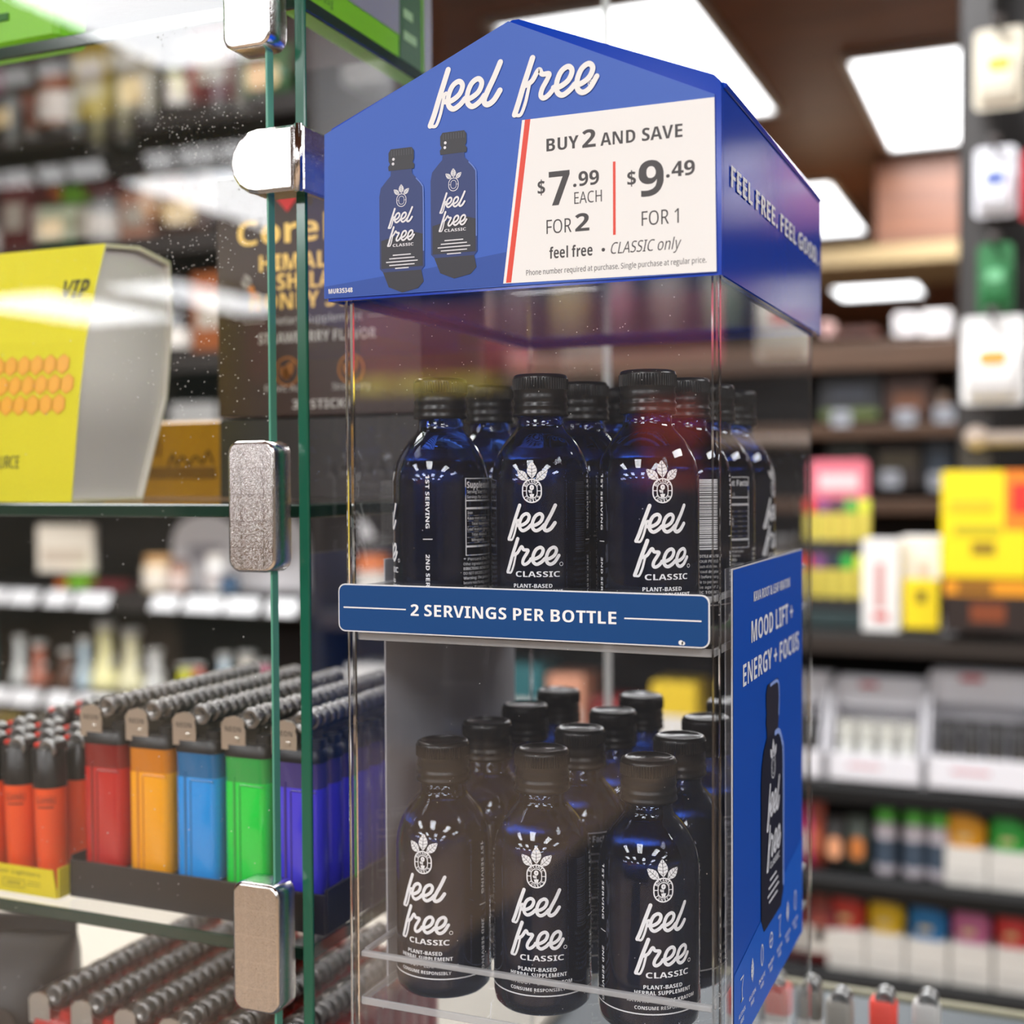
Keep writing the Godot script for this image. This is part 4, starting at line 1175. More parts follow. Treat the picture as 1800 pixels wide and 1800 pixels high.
func build_sleeve():
	var t := thing("sleeve_box", "shiny yellow honey sleeve box with open white end on the middle shelf", "box", "", Vector3(-0.5, -0.0105, -0.516))
	var prof := [Vector2(-0.478, 0.0), Vector2(-0.4805, 0.02), Vector2(-0.4845, 0.0515), Vector2(-0.4895, 0.079), Vector2(-0.497, 0.106), Vector2(-0.5044, 0.1278), Vector2(-0.53, 0.1306), Vector2(-0.5545, 0.1265), Vector2(-0.5565, 0.098), Vector2(-0.551, 0.054), Vector2(-0.53, 0.0), Vector2(-0.505, -0.0)]
	var mid := Vector3(0, 0.06, 0)
	var x0 := -0.11
	var x1 := 0.068
	var outer := begin()
	var inner := begin()
	var rim := begin()
	var at := func(p: Vector2, x: float, k: float):
		var c := Vector2(-0.516, 0.06)
		var q := c + (p - c) * k
		return Vector3(x, q.y, q.x + 0.516)
	for i in prof.size():
		var a: Vector2 = prof[i]
		var b: Vector2 = prof[(i + 1) % prof.size()]
		flat(outer, [at.call(a, x0, 1.0), at.call(a, x1, 1.0), at.call(b, x1, 1.0), at.call(b, x0, 1.0)], mid)
		flat(inner, [at.call(a, x0, 0.975), at.call(a, x1, 0.975), at.call(b, x1, 0.975), at.call(b, x0, 0.975)], Vector3(0, 10, 0) if i > 20 else mid)
		flat(rim, [at.call(a, x1, 1.0), at.call(b, x1, 1.0), at.call(b, x1, 0.975), at.call(a, x1, 0.975)], Vector3(-1, 0.06, 0))
	var ym := mat("sleeve_yellow", Color8(222, 212, 0), 0.3, 0.2)
	part(t, "printed_face", outer.commit(), grain(ym, 300.0, 0.004, 0.2))
	part(t, "inner_face", inner.commit(), rgb(220, 214, 202, 0.6))
	part(t, "cut_edge", rim.commit(), rgb(226, 220, 180, 0.6))
	var st0 := begin()
	part(t, "end_wall", prism(PackedVector2Array(prof.map(func(p): return Vector2(p.x + 0.516, p.y) * Vector2(0.96, 0.97) + Vector2(0, 0.001))), -0.0005, 0.0005), rgb(226, 220, 208, 0.6), Vector3(x1 - 0.004, 0, 0), Vector3(0, -PI / 2, 0))
	# print on the bowed front: x along, y up
	var put := func(p: Vector2):
		var z := -0.478
		for i in 5:
			if p.y >= prof[i].y:
				z = lerpf(prof[i].x, prof[i + 1].x, clampf((p.y - prof[i].y) / (prof[i + 1].y - prof[i].y), 0, 1))
		return [Vector3(p.x + 0.5, p.y, z + 0.516 + 0.0004), Vector3(0, 0.15, 0.98).normalized()]
	var st := begin()
	write(st, "VIP", -0.4537, -0.4368, 0.1000, 0.0098, true, put, 0.12)
	write(st, "SOURCE", -0.4865, -0.4665, 0.0165, 0.0062, false, put)
	part(t, "lettering", st.commit(), rgb(62, 58, 30))
	var honey := begin()
	var comb := begin()
	for r in 3:
		for c in 12:
			var ctr := Vector2(-0.436 - c * 0.0083 - (0.0042 if r % 2 else 0.0), 0.0672 - r * 0.0098)
			var hex := PackedVector2Array()
			var hin := PackedVector2Array()
			for i in 6:
				var d := Vector2(sin(TAU * i / 6), cos(TAU * i / 6))
				hex.append(ctr + d * Vector2(0.0042, 0.0049))
				hin.append(ctr + d * Vector2(0.0039, 0.0046))
			if ctr.x + 0.0046 > -0.4325:
				continue
			shape(honey, hin, put)
			var loop := hex.duplicate()
			loop.append(hex[0])
			stroke(comb, loop, 0.0004, put, false)
	part(t, "honeycomb_cells", honey.commit(), rgb(240, 170, 16, 0.3))
	part(t, "honeycomb_lines", comb.commit(), rgb(226, 118, 14, 0.3))

func build_brown_box():
	var t := thing("carton", "dark brown supplement box with gold lettering on the middle glass shelf", "box", "", Vector3(-0.361, -0.0105, -0.625))
	part(t, "lid", chbox(0.1265, 0.132, 0.08, 0.0006), rgb(62, 42, 36, 0.4), Vector3(0, 0.1105, 0))
	part(t, "tray", chbox(0.1262, 0.0435, 0.0796, 0.0006), rgb(48, 44, 44, 0.4), Vector3(0, 0.02175, 0))
	var put := func(p: Vector2): return [Vector3(p.x + 0.361, p.y + 0.0105, 0.0405), Vector3.BACK]
	var st := begin()
	write(st, "Corel", -0.4100, -0.3515, 0.1272, 0.0135, true, put)
	write(st, "HIMALAYAN", -0.396, -0.318, 0.1127, 0.0086, true, put)
	write(st, "SHILAJIT", -0.385, -0.335, 0.1022, 0.0086, true, put)
	write(st, "HONEY STICKS", -0.4025, -0.3125, 0.0917, 0.0086, true, put)
	part(t, "gold_lettering", st.commit(), mat("gold_foil", Color8(226, 186, 104), 0.35, 0.4))
	st = begin()
	write(st, "Dietary Supplement", -0.3895, -0.3325, 0.0835, 0.0042, false, put)
	write(st, "STRAWBERRY FLAVOR", -0.397, -0.3242, 0.0735, 0.0056, true, put)
	write(st, "Fulvic Acid", -0.393, -0.3668, 0.0473, 0.0036, false, put)
	write(st, "Strawberry", -0.3509, -0.3279, 0.0473, 0.0036, false, put)
	write(st, "30 STICKS", -0.3758, -0.3389, 0.0378, 0.0048, true, put)
	bar(st, -0.4065, 0.0851, -0.393, 0.0855, put)
	bar(st, -0.329, 0.0851, -0.3155, 0.0855, put)
	part(t, "white_lettering", st.commit(), rgb(206, 200, 194))
	for x in [-0.3788, -0.3394]:
		st = begin()
		ring(st, Vector2(x, 0.058), 0.0075, 0.0075, 0.0011, put)
		leaf(st, Vector2(x - 0.003, 0.0535), Vector2(x + 0.0035, 0.063), 0.003, put)
		leaf(st, Vector2(x + 0.001, 0.0535), Vector2(x - 0.0045, 0.0605), 0.0025, put)
		part(t, "round_badge", st.commit(), mat("bronze_foil", Color8(168, 110, 56), 0.35, 0.4))
	st = begin()
	# a small bee
	disc(st, Vector2(-0.4015, 0.1035), 0.0022, put)
	disc(st, Vector2(-0.3995, 0.0995), 0.0026, put)
	stroke(st, smooth([Vector2(-0.3995, 0.0995), Vector2(-0.397, 0.0965), Vector2(-0.398, 0.092)], 4), 0.0014, put)
	part(t, "bee_print", st.commit(), rgb(214, 130, 50))
	st = begin()
	leaf(st, Vector2(-0.4015, 0.105), Vector2(-0.4075, 0.108), 0.0022, put)
	leaf(st, Vector2(-0.4015, 0.105), Vector2(-0.4055, 0.1115), 0.002, put)
	part(t, "bee_wings", st.commit(), rgb(190, 180, 176))
	st = begin()
	shape(st, PackedVector2Array([Vector2(-0.378, 0.1435), Vector2(-0.3705, 0.1518), Vector2(-0.3705, 0.1565), Vector2(-0.3742, 0.1585), Vector2(-0.378, 0.156), Vector2(-0.3818, 0.1585), Vector2(-0.3855, 0.1565), Vector2(-0.3855, 0.1518)]), put)
	part(t, "heart_print", st.commit(), rgb(226, 60, 66))
	st = begin()
	for i in 7:
		var x := -0.352 + i * 0.0075
		var h := 0.008 + (i * 5 % 3) * 0.003
		for j in 3:
			shape(st, PackedVector2Array([Vector2(x - 0.003 + j * 0.0007, 0.001 + j * h * 0.28), Vector2(x + 0.003 - j * 0.0007, 0.001 + j * h * 0.28), Vector2(x, 0.001 + h * (0.5 + j * 0.25))]), put)
	part(t, "fir_tree_print", st.commit(), rgb(72, 68, 68))

# ---------------------------------------------------------------- acrylic display
func build_display():
	var t := thing("display_stand", "clear acrylic bottle display with a blue house-shaped header", "display stand", "", Vector3(-0.186, -0.345, -0.546))
	var clear := pane_mat("acrylic", Color(0.8, 0.8, 0.82), 0.012)
	var edge := soft_mat("acrylic_edge", Color(0.8, 0.8, 0.8), 0.5, 0.3)
	var glint := mat("acrylic_corner", Color(0.97, 0.97, 0.97, 0.0), 0.03)
	glint.refraction_enabled = true
	glint.refraction_scale = 0.049
	glint.transparency = BaseMaterial3D.TRANSPARENCY_ALPHA
	glint.cull_mode = BaseMaterial3D.CULL_BACK
	var xl := -0.2615
	var xr := -0.1105
	var zf := -0.4495
	var zb := -0.643
	var yb := -0.344
	var yt := 0.075
	sheet(t, "front_pane", Vector3(xl, yb, zf), Vector3(xr, yt, zf), clear)
	sheet(t, "front_pane", Vector3(xl, yb, zf - 0.0022), Vector3(xr, yt, zf - 0.0022), clear)
	sheet(t, "side_pane", Vector3(xl, yb, zf), Vector3(xl, yt, zb), clear)
	sheet(t, "side_pane", Vector3(xr, yb, zf), Vector3(xr, yt, zb), clear)
	sheet(t, "back_pane", Vector3(xl, yb, zb), Vector3(xr, yt, zb), clear)
	var ds := begin()
	for i in 260:
		var q := Vector3(rng.randf_range(-0.072, 0.072), rng.randf_range(-0.2, 0.2), 0.0002)
		if i < 90:
			q.y = rng.randf_range(0.17, 0.205)
		var r := rng.randf_range(0.00005, 0.00016)
		flat(ds, [q + Vector3(-r, -r, 0), q + Vector3(r, -r * 0.5, 0), q + Vector3(r * 0.7, r, 0), q + Vector3(-r, r * 0.8, 0)], q - Vector3(0, 0, 1))
	var specks := part(t.get_node("front_pane"), "dust", ds.commit(), rgb(226, 224, 220, 0.9))
	specks.set_meta("kind", "stuff")
	for c in [[xl, zf], [xr, zf], [xl, zb], [xr, zb]]:
		var w := 0.0016 if c[1] == zb else 0.003
		span(t, "corner_edge", Vector3(c[0] - w / 2, yb, c[1] - w / 2), Vector3(c[0] + w / 2, yt, c[1] + w / 2), glint)
	for y in [-0.0622, -0.2125, -0.342]:
		var s := sheet(t, "shelf", Vector3(xl + 0.002, y, zf - 0.002), Vector3(xr - 0.002, y, zb + 0.002), clear)
		part(s, "front_edge", chbox(0.147, 0.003, 0.0012, 0.0003), edge, Vector3(0, -0.0015, 0.0947))
		for q in [-1, 1]:
			part(s, "end_edge", chbox(0.0012, 0.003, 0.189, 0.0003), edge, Vector3(q * 0.0736, -0.0015, 0))
		if y > -0.3:
			var lip := sheet(t, "shelf_lip", Vector3(xl + 0.002, y, zf - 0.0025), Vector3(xr - 0.002, y + 0.018, zf - 0.0025), clear)
			part(lip, "rim", chbox(0.147, 0.0022, 0.0026, 0.0004), edge, Vector3(0, 0.009, 0))
			for q in [-1, 1]:
				part(lip, "side_rim", chbox(0.0022, 0.0022, 0.185, 0.0004), edge, Vector3(q * 0.0732, 0.009, -0.0955))
	# blue header: gable, two sides, low back
	var blue := mat("header_blue", Color8(2, 64, 186), 0.12)
	var gable := PackedVector2Array([Vector2(-0.2695, 0.0722), Vector2(-0.2695, 0.1385), Vector2(-0.267, 0.1415), Vector2(-0.188, 0.1735), Vector2(-0.1855, 0.1735), Vector2(-0.1105, 0.1432), Vector2(-0.1083, 0.141), Vector2(-0.1078, 0.138), Vector2(-0.1078, 0.0722)])
	var hd := part(t, "header", prism(shifted(gable, Vector2(0.1887, -0.12)), -0.0014, 0.0014), blue, rel(t, Vector3(-0.1887, 0.12, -0.4478)))
	hd.set_meta("label", "blue plastic house-shaped header")
	for x in [-0.2683, -0.109]:
		part(hd, "side_wall", chbox(0.0024, 0.069, 0.2095, 0.0004), blue, Vector3(x + 0.1887, 0.1067 - 0.12, -0.554 + 0.4478))
	part(hd, "back_wall", prism(shifted(gable, Vector2(0.1887, -0.12)), -0.0012, 0.0012), blue, Vector3(0, 0, -0.6576 + 0.4478))
	part(hd, "base_plate", chbox(0.1565, 0.0016, 0.206, 0.0003), blue, Vector3(0, 0.0762 - 0.12, -0.5527 + 0.4478))
	for s in [-1, 1]:
		part(hd, "roof_panel", chbox(0.0872, 0.002, 0.206, 0.0003), blue, Vector3(s * 0.0405 + 0.001, 0.156 - 0.12, -0.5527 + 0.4478), Vector3(0, 0, -s * 0.385))
	var st := begin()
	var put_r := func(p: Vector2): return [Vector3(-0.10735 + 0.1887, p.y - 0.12, -p.x + 0.4478), Vector3.RIGHT]
	write(st, "FEEL FREE. FEEL GOOD.", 0.4598, 0.6478, 0.1062, 0.0078, true, put_r)
	part(hd, "side_lettering", st.commit(), rgb(240, 242, 246))
	price_card(t)
	# serving strip
	var sp := part(t, "serving_strip", prism(round_rect(0.1535, 0.0193, 0.003), -0.0003, 0.0003), rgb(236, 236, 236, 0.4), rel(t, Vector3(-0.1888, -0.0516, -0.446)))
	part(sp, "printed_face", prism(round_rect(0.1525, 0.0183, 0.0026), 0.0003, 0.0005), rgb(4, 68, 128, 0.35))
	st = begin()
	var pf := on_front(0.0007)
	write(st, "2 SERVINGS PER BOTTLE", -0.0437, 0.0417, -0.0022, 0.0046, true, pf)
	bar(st, -0.0742, -0.0001, -0.0458, 0.0004, pf)
	bar(st, 0.0448, -0.0001, 0.0738, 0.0004, pf)
	part(sp, "lettering", st.commit(), rgb(246, 246, 246))
	st = begin()
	disc(st, Vector2(0.0662, -0.0079), 0.0009, pf)
	disc(st, Vector2(0.0671, -0.0081), 0.0007, pf)
	part(sp, "chipped_print", st.commit(), rgb(236, 236, 234))
	side_poster(t, -0.1093, 1.0, true)
	side_poster(t, -0.2626, -1.0, false)

func price_card(t: Node3D):
	var o := Vector3(-0.19, 0.12, -0.4459)
	var loc := func(a: Array): return PackedVector2Array(a.map(func(p): return Vector2(p[0] - o.x, p[1] - o.y)))
	var put := func(p: Vector2): return [Vector3(p.x - o.x, p.y - o.y, 0.00056), Vector3.BACK]
	var over := func(p: Vector2): return [Vector3(p.x - o.x, p.y - o.y, 0.00062), Vector3.BACK]
	var card := part(t, "price_card", prism(loc.call([[-0.2709, 0.0734], [-0.2702, 0.1392], [-0.1894, 0.173], [-0.1101, 0.136], [-0.1093, 0.0732]]), -0.0003, 0.0003), rgb(48, 94, 192, 0.45), rel(t, o))
	card.set_meta("label", "blue card with printed bottles and a white price field")
	part(card, "printed_ground", prism(loc.call([[-0.2706, 0.0737], [-0.2706, 0.0782], [-0.222, 0.0826], [-0.188, 0.0866], [-0.1885, 0.0737]]), 0.0003, 0.0004), rgb(30, 74, 164, 0.45))
	part(card, "white_field", prism(loc.call([[-0.1838, 0.1352], [-0.1101, 0.1349], [-0.1094, 0.0734], [-0.1919, 0.0744]]), 0.0003, 0.0005), rgb(246, 245, 242, 0.45))
	part(card, "red_stripe", prism(loc.call([[-0.1826, 0.1352], [-0.1804, 0.1352], [-0.1886, 0.0746], [-0.1907, 0.0746]]), 0.0005, 0.00055), rgb(232, 70, 48, 0.45))
	part(card, "red_divider", prism(loc.call([[-0.1479, 0.0893], [-0.1469, 0.0893], [-0.1469, 0.116], [-0.1479, 0.116]]), 0.0005, 0.00055), rgb(232, 70, 48, 0.45))
	var st := begin()
	script_words(st, put, 0.0000588, Vector2(165 + 0.2235 / 0.0000588, 1070 + 0.1362 / 0.0000588), Vector2(620, -342), 8)
	ring(st, Vector2(-0.1563, 0.1456), 0.0011, 0.0011, 0.0003, put, 0, TAU, 14)
	write(st, "R", -0.1568, -0.1558, 0.145, 0.0012, true, put)
	write(st, "MUR35348", -0.2687, -0.2576, 0.0752, 0.0019, true, put)
	part(card, "white_lettering", st.commit(), rgb(246, 245, 242, 0.45))
	st = begin()
	write(st, "BUY", -0.1740, -0.1612, 0.1224, 0.0047, true, put)
	write(st, "2", -0.1598, -0.1545, 0.1222, 0.0066, true, put)
	write(st, "AND", -0.1527, -0.1393, 0.1222, 0.0047, true, put)
	write(st, "SAVE", -0.1368, -0.1217, 0.1222, 0.0047, true, put)
	write(st, "$", -0.1776, -0.1746, 0.1067, 0.0052, true, put)
	write(st, "7", -0.1731, -0.1648, 0.1021, 0.0126, true, put)
	write(st, ".99", -0.1634, -0.1533, 0.1083, 0.0054, true, put)
	write(st, "2", -0.1627, -0.1571, 0.0917, 0.0066, true, put)
	write(st, "$", -0.1424, -0.1391, 0.1067, 0.0052, true, put)
	write(st, "9", -0.1381, -0.1287, 0.1021, 0.013, true, put)
	write(st, ".49", -0.1278, -0.1172, 0.1083, 0.0054, true, put)
	write(st, "feel free", -0.1730, -0.1559, 0.0824, 0.0042, true, put)
	disc(st, Vector2(-0.1517, 0.0842), 0.0007, put)
	write(st, "EACH", -0.1630, -0.1522, 0.1019, 0.0043, false, put)
	write(st, "FOR", -0.1741, -0.1641, 0.0917, 0.0052, false, put)
	write(st, "FOR 1", -0.1370, -0.1231, 0.0917, 0.0052, false, put)
	write(st, "CLASSIC only", -0.1491, -0.1228, 0.0824, 0.0042, false, put, 0.2)
	write(st, "Phone number required at purchase. Single purchase at regular price.", -0.1824, -0.113, 0.0768, 0.0020, false, put)
	part(card, "dark_lettering", st.commit(), rgb(64, 60, 60, 0.45))
	# two printed bottles
	for b in [[-0.2352, 0.0755, 0.0, 0.0], [-0.2125, 0.0795, 0.0, 0.0]]:
		var x: float = b[0]
		var y: float = b[1]
		var body := PackedVector2Array()
		for p in [[-0.0099, 0.008], [-0.0099, 0.0365], [-0.0092, 0.0398], [-0.0066, 0.0425], [-0.0048, 0.0442], [-0.0046, 0.0466], [0.0046, 0.0466], [0.0048, 0.0442], [0.0066, 0.0425], [0.0092, 0.0398], [0.0099, 0.0365], [0.0099, 0.008], [0.0085, 0.0066], [-0.0085, 0.0066]]:
			body.append(Vector2(x + p[0], y + p[1]))
		var s1 := begin()
		shape(s1, body, put)
		var pb := part(card, "printed_bottle", s1.commit(), rgb(28, 50, 112, 0.4))
		s1 = begin()
		shape(s1, PackedVector2Array([Vector2(x - 0.0085, y + 0.0066), Vector2(x + 0.0085, y + 0.0066), Vector2(x + 0.0095, y + 0.002), Vector2(x + 0.007, y - 0.0005), Vector2(x, y - 0.0018), Vector2(x - 0.006, y + 0.0006)]), put)
		shape(s1, PackedVector2Array([Vector2(x - 0.0092, y + 0.008), Vector2(x + 0.0092, y + 0.008), Vector2(x + 0.0092, y + 0.0205), Vector2(x + 0.004, y + 0.022), Vector2(x - 0.0092, y + 0.019)]), over)
		part(pb, "dark_print", s1.commit(), rgb(38, 38, 48, 0.4))
		s1 = begin()
		shape(s1, PackedVector2Array([Vector2(x - 0.0056, y + 0.0462), Vector2(x + 0.0056, y + 0.0462), Vector2(x + 0.0058, y + 0.0478), Vector2(x + 0.005, y + 0.0488), Vector2(x + 0.0056, y + 0.05), Vector2(x + 0.0056, y + 0.0532), Vector2(x + 0.0046, y + 0.0546), Vector2(x - 0.0046, y + 0.0546), Vector2(x - 0.0056, y + 0.0532), Vector2(x - 0.0056, y + 0.05), Vector2(x - 0.005, y + 0.0488), Vector2(x - 0.0058, y + 0.0478)]), over)
		part(pb, "cap_print", s1.commit(), rgb(40, 40, 46, 0.4))
		s1 = begin()
		for i in 9:
			bar(s1, x - 0.0044 + i * 0.0011, y + 0.0518, x - 0.0041 + i * 0.0011, y + 0.0541, func(p): return [Vector3(p.x - o.x, p.y - o.y, 0.00068), Vector3.BACK])
		part(pb, "knurl_print", s1.commit(), rgb(74, 74, 80, 0.4))
		s1 = begin()
		for g in [[-0.0034, 0.0506], [-0.0036, 0.0488]]:
			disc(s1, Vector2(x + g[0], y + g[1]), 0.0006, func(p): return [Vector3(p.x - o.x, p.y - o.y, 0.00068), Vector3.BACK])
		var l2 := func(p: Vector2): return [Vector3(p.x - o.x, p.y - o.y, 0.00068), Vector3.BACK]
		script_words(s1, l2, 0.0000208, Vector2(460 - x / 0.0000208, 1405 + (y + 0.0165) / 0.0000208), Vector2.ZERO, 4)
		write(s1, "CLASSIC", x - 0.004, x + 0.0052, y + 0.0163, 0.0011, true, l2)
		emblem(s1, l2, 0.0000208, Vector2(x, y + 0.0343), false)
		for i in 5:
			var hw: float = [0.004, 0.0056, 0.007, 0.0056, 0.003][i]
			bar(s1, x - hw, y + 0.0128 - i * 0.0013, x + hw, y + 0.0132 - i * 0.0013, l2)
		part(pb, "white_print", s1.commit(), rgb(232, 232, 236, 0.45))
		s1 = begin()
		stroke(s1, smooth([Vector2(x + 0.0066, y + 0.0423), Vector2(x + 0.009, y + 0.0395), Vector2(x + 0.0096, y + 0.036), Vector2(x + 0.0096, y + 0.014)], 5), 0.0005, l2)
		part(pb, "rim_print", s1.commit(), rgb(96, 126, 206, 0.4))

func side_poster(t: Node3D, x: float, dir: float, printed: bool):
	var z0 := -0.468 if printed else -0.479
	var z1 := -0.6125 if printed else -0.622
	var o := Vector3(x, -0.1265, (z0 + z1) / 2)
	var card := part(t, "poster", chbox(0.0006, 0.185, z0 - z1, 0.0001), rgb(196, 196, 202, 0.5), rel(t, o))
	card.set_meta("label", "blue poster on the display's side" if printed else "back of the poster on the display's other side")
	var put0 := func(p: Vector2, lift: float): return [Vector3(dir * (0.0003 + lift), p.y - o.y, (-p.x - o.z) * (1.0 if dir > 0 else -1.0)), Vector3(dir, 0, 0)]
	var p1 := func(p: Vector2): return put0.call(p, 0.0002)
	var p2 := func(p: Vector2): return put0.call(p, 0.0004)
	var p3 := func(p: Vector2): return put0.call(p, 0.0006)
	var k := 0.0 if printed else 0.0
	var a := 0.4685
	var b := 0.612
	if not printed:
		a = -o.z - 0.071
		b = -o.z + 0.071
		var s0 := begin()
		bar(s0, a, -0.2185, b, -0.0345, p1)
		part(card, "printed_face", s0.commit(), rgb(22, 84, 180, 0.4))
		return
	var st := begin()
	bar(st, a, -0.2185, b, -0.0345, p1)
	part(card, "printed_face", st.commit(), rgb(4, 80, 186, 0.4))
	st = begin()
	shape(st, PackedVector2Array([Vector2(a, -0.188), Vector2(b, -0.172), Vector2(b, -0.2185), Vector2(a, -0.2185)]), p2)
	part(card, "printed_ground", st.commit(), rgb(14, 98, 208, 0.4))
	st = begin()
	write(st, "KAVA ROOT & LEAF KRATOM", 0.5035, 0.5795, -0.0495, 0.004, true, p2)
	write(st, "MOOD LIFT +", 0.499, 0.587, -0.0655, 0.0086, true, p2)
	write(st, "ENERGY + FOCUS", 0.484, 0.6015, -0.0808, 0.0086, true, p2)
	for i in 7:
		var s := 0.4815 + i * 0.0185
		match i % 4:
			0:
				stroke(st, PackedVector2Array([Vector2(s - 0.0025, -0.193), Vector2(s + 0.0025, -0.193), Vector2(s, -0.197), Vector2(s, -0.2015), Vector2(s - 0.002, -0.2018), Vector2(s + 0.002, -0.2018)]), 0.0008, p3)
			1:
				leaf(st, Vector2(s, -0.202), Vector2(s, -0.1925), 0.0024, p3)
			2:
				ring(st, Vector2(s, -0.1972), 0.0022, 0.0042, 0.0008, p3)
			3:
				ring(st, Vector2(s, -0.1972), 0.003, 0.003, 0.0008, p3)
				bar(st, s - 0.003, -0.1976, s + 0.003, -0.1968, p3)
		write(st, ["ALCOHOL", "GLUTEN", "NUT", "DAIRY", "SOY", "SUGAR", "KETO"][i], s - 0.006, s + 0.006, -0.2075, 0.0017, true, p3)
		write(st, "FREE", s - 0.003, s + 0.003, -0.2105, 0.0017, true, p3)
	part(card, "lettering", st.commit(), rgb(238, 240, 246, 0.45))
	# printed bottle
	var c := 0.5405
	st = begin()
	var body := PackedVector2Array()
	for q in [[-0.0235, -0.183], [-0.0235, -0.1265], [-0.0222, -0.1195], [-0.0185, -0.1135], [-0.0125, -0.1092], [0.0125, -0.1092], [0.0185, -0.1135], [0.0222, -0.1195], [0.0235, -0.1265], [0.0235, -0.183], [0.018, -0.189], [-0.018, -0.189]]:
		body.append(Vector2(c + q[0], q[1]))
	shape(st, body, p3)
	var pb := part(card, "printed_bottle", st.commit(), rgb(24, 30, 52, 0.4))
	st = begin()
	shape(st, PackedVector2Array([Vector2(c - 0.0115, -0.1092), Vector2(c + 0.0115, -0.1092), Vector2(c + 0.0125, -0.105), Vector2(c + 0.0138, -0.1025), Vector2(c + 0.0125, -0.0985), Vector2(c + 0.0135, -0.095), Vector2(c + 0.0135, -0.09), Vector2(c + 0.0105, -0.0868), Vector2(c - 0.0105, -0.0868), Vector2(c - 0.0135, -0.09), Vector2(c - 0.0135, -0.095), Vector2(c - 0.0125, -0.0985), Vector2(c - 0.0138, -0.1025), Vector2(c - 0.0125, -0.105)]), p3)
	part(pb, "cap_print", st.commit(), rgb(44, 44, 60, 0.4))
	st = begin()
	var p4 := func(p: Vector2): return put0.call(p, 0.0008)
	script_words(st, p4, 0.00005, Vector2(445 - c / 0.00005, 1405 - 0.1655 / 0.00005), Vector2.ZERO, 5)
	write(st, "CLASSIC", c - 0.007, c + 0.0135, -0.1658, 0.0026, true, p4)
	emblem(st, p4, 0.00004, Vector2(c, -0.1235), false)
	for i in 4:
		bar(st, c - [0.007, 0.01, 0.012, 0.009][i], -0.171 - i * 0.003, c + [0.007, 0.01, 0.012, 0.009][i], -0.1701 - i * 0.003, p4)
	part(pb, "white_print", st.commit(), rgb(234, 236, 244, 0.45))
	st = begin()
	stroke(st, smooth([Vector2(c + 0.004, -0.1098), Vector2(c + 0.0125, -0.1105), Vector2(c + 0.019, -0.116), Vector2(c + 0.0222, -0.1255), Vector2(c + 0.0222, -0.18)], 5), 0.0024, p4)
	stroke(st, smooth([Vector2(c - 0.006, -0.0876), Vector2(c + 0.009, -0.088), Vector2(c + 0.0125, -0.093), Vector2(c + 0.0118, -0.103)], 4), 0.0014, p4)
	part(pb, "rim_print", st.commit(), rgb(150, 176, 240, 0.4))

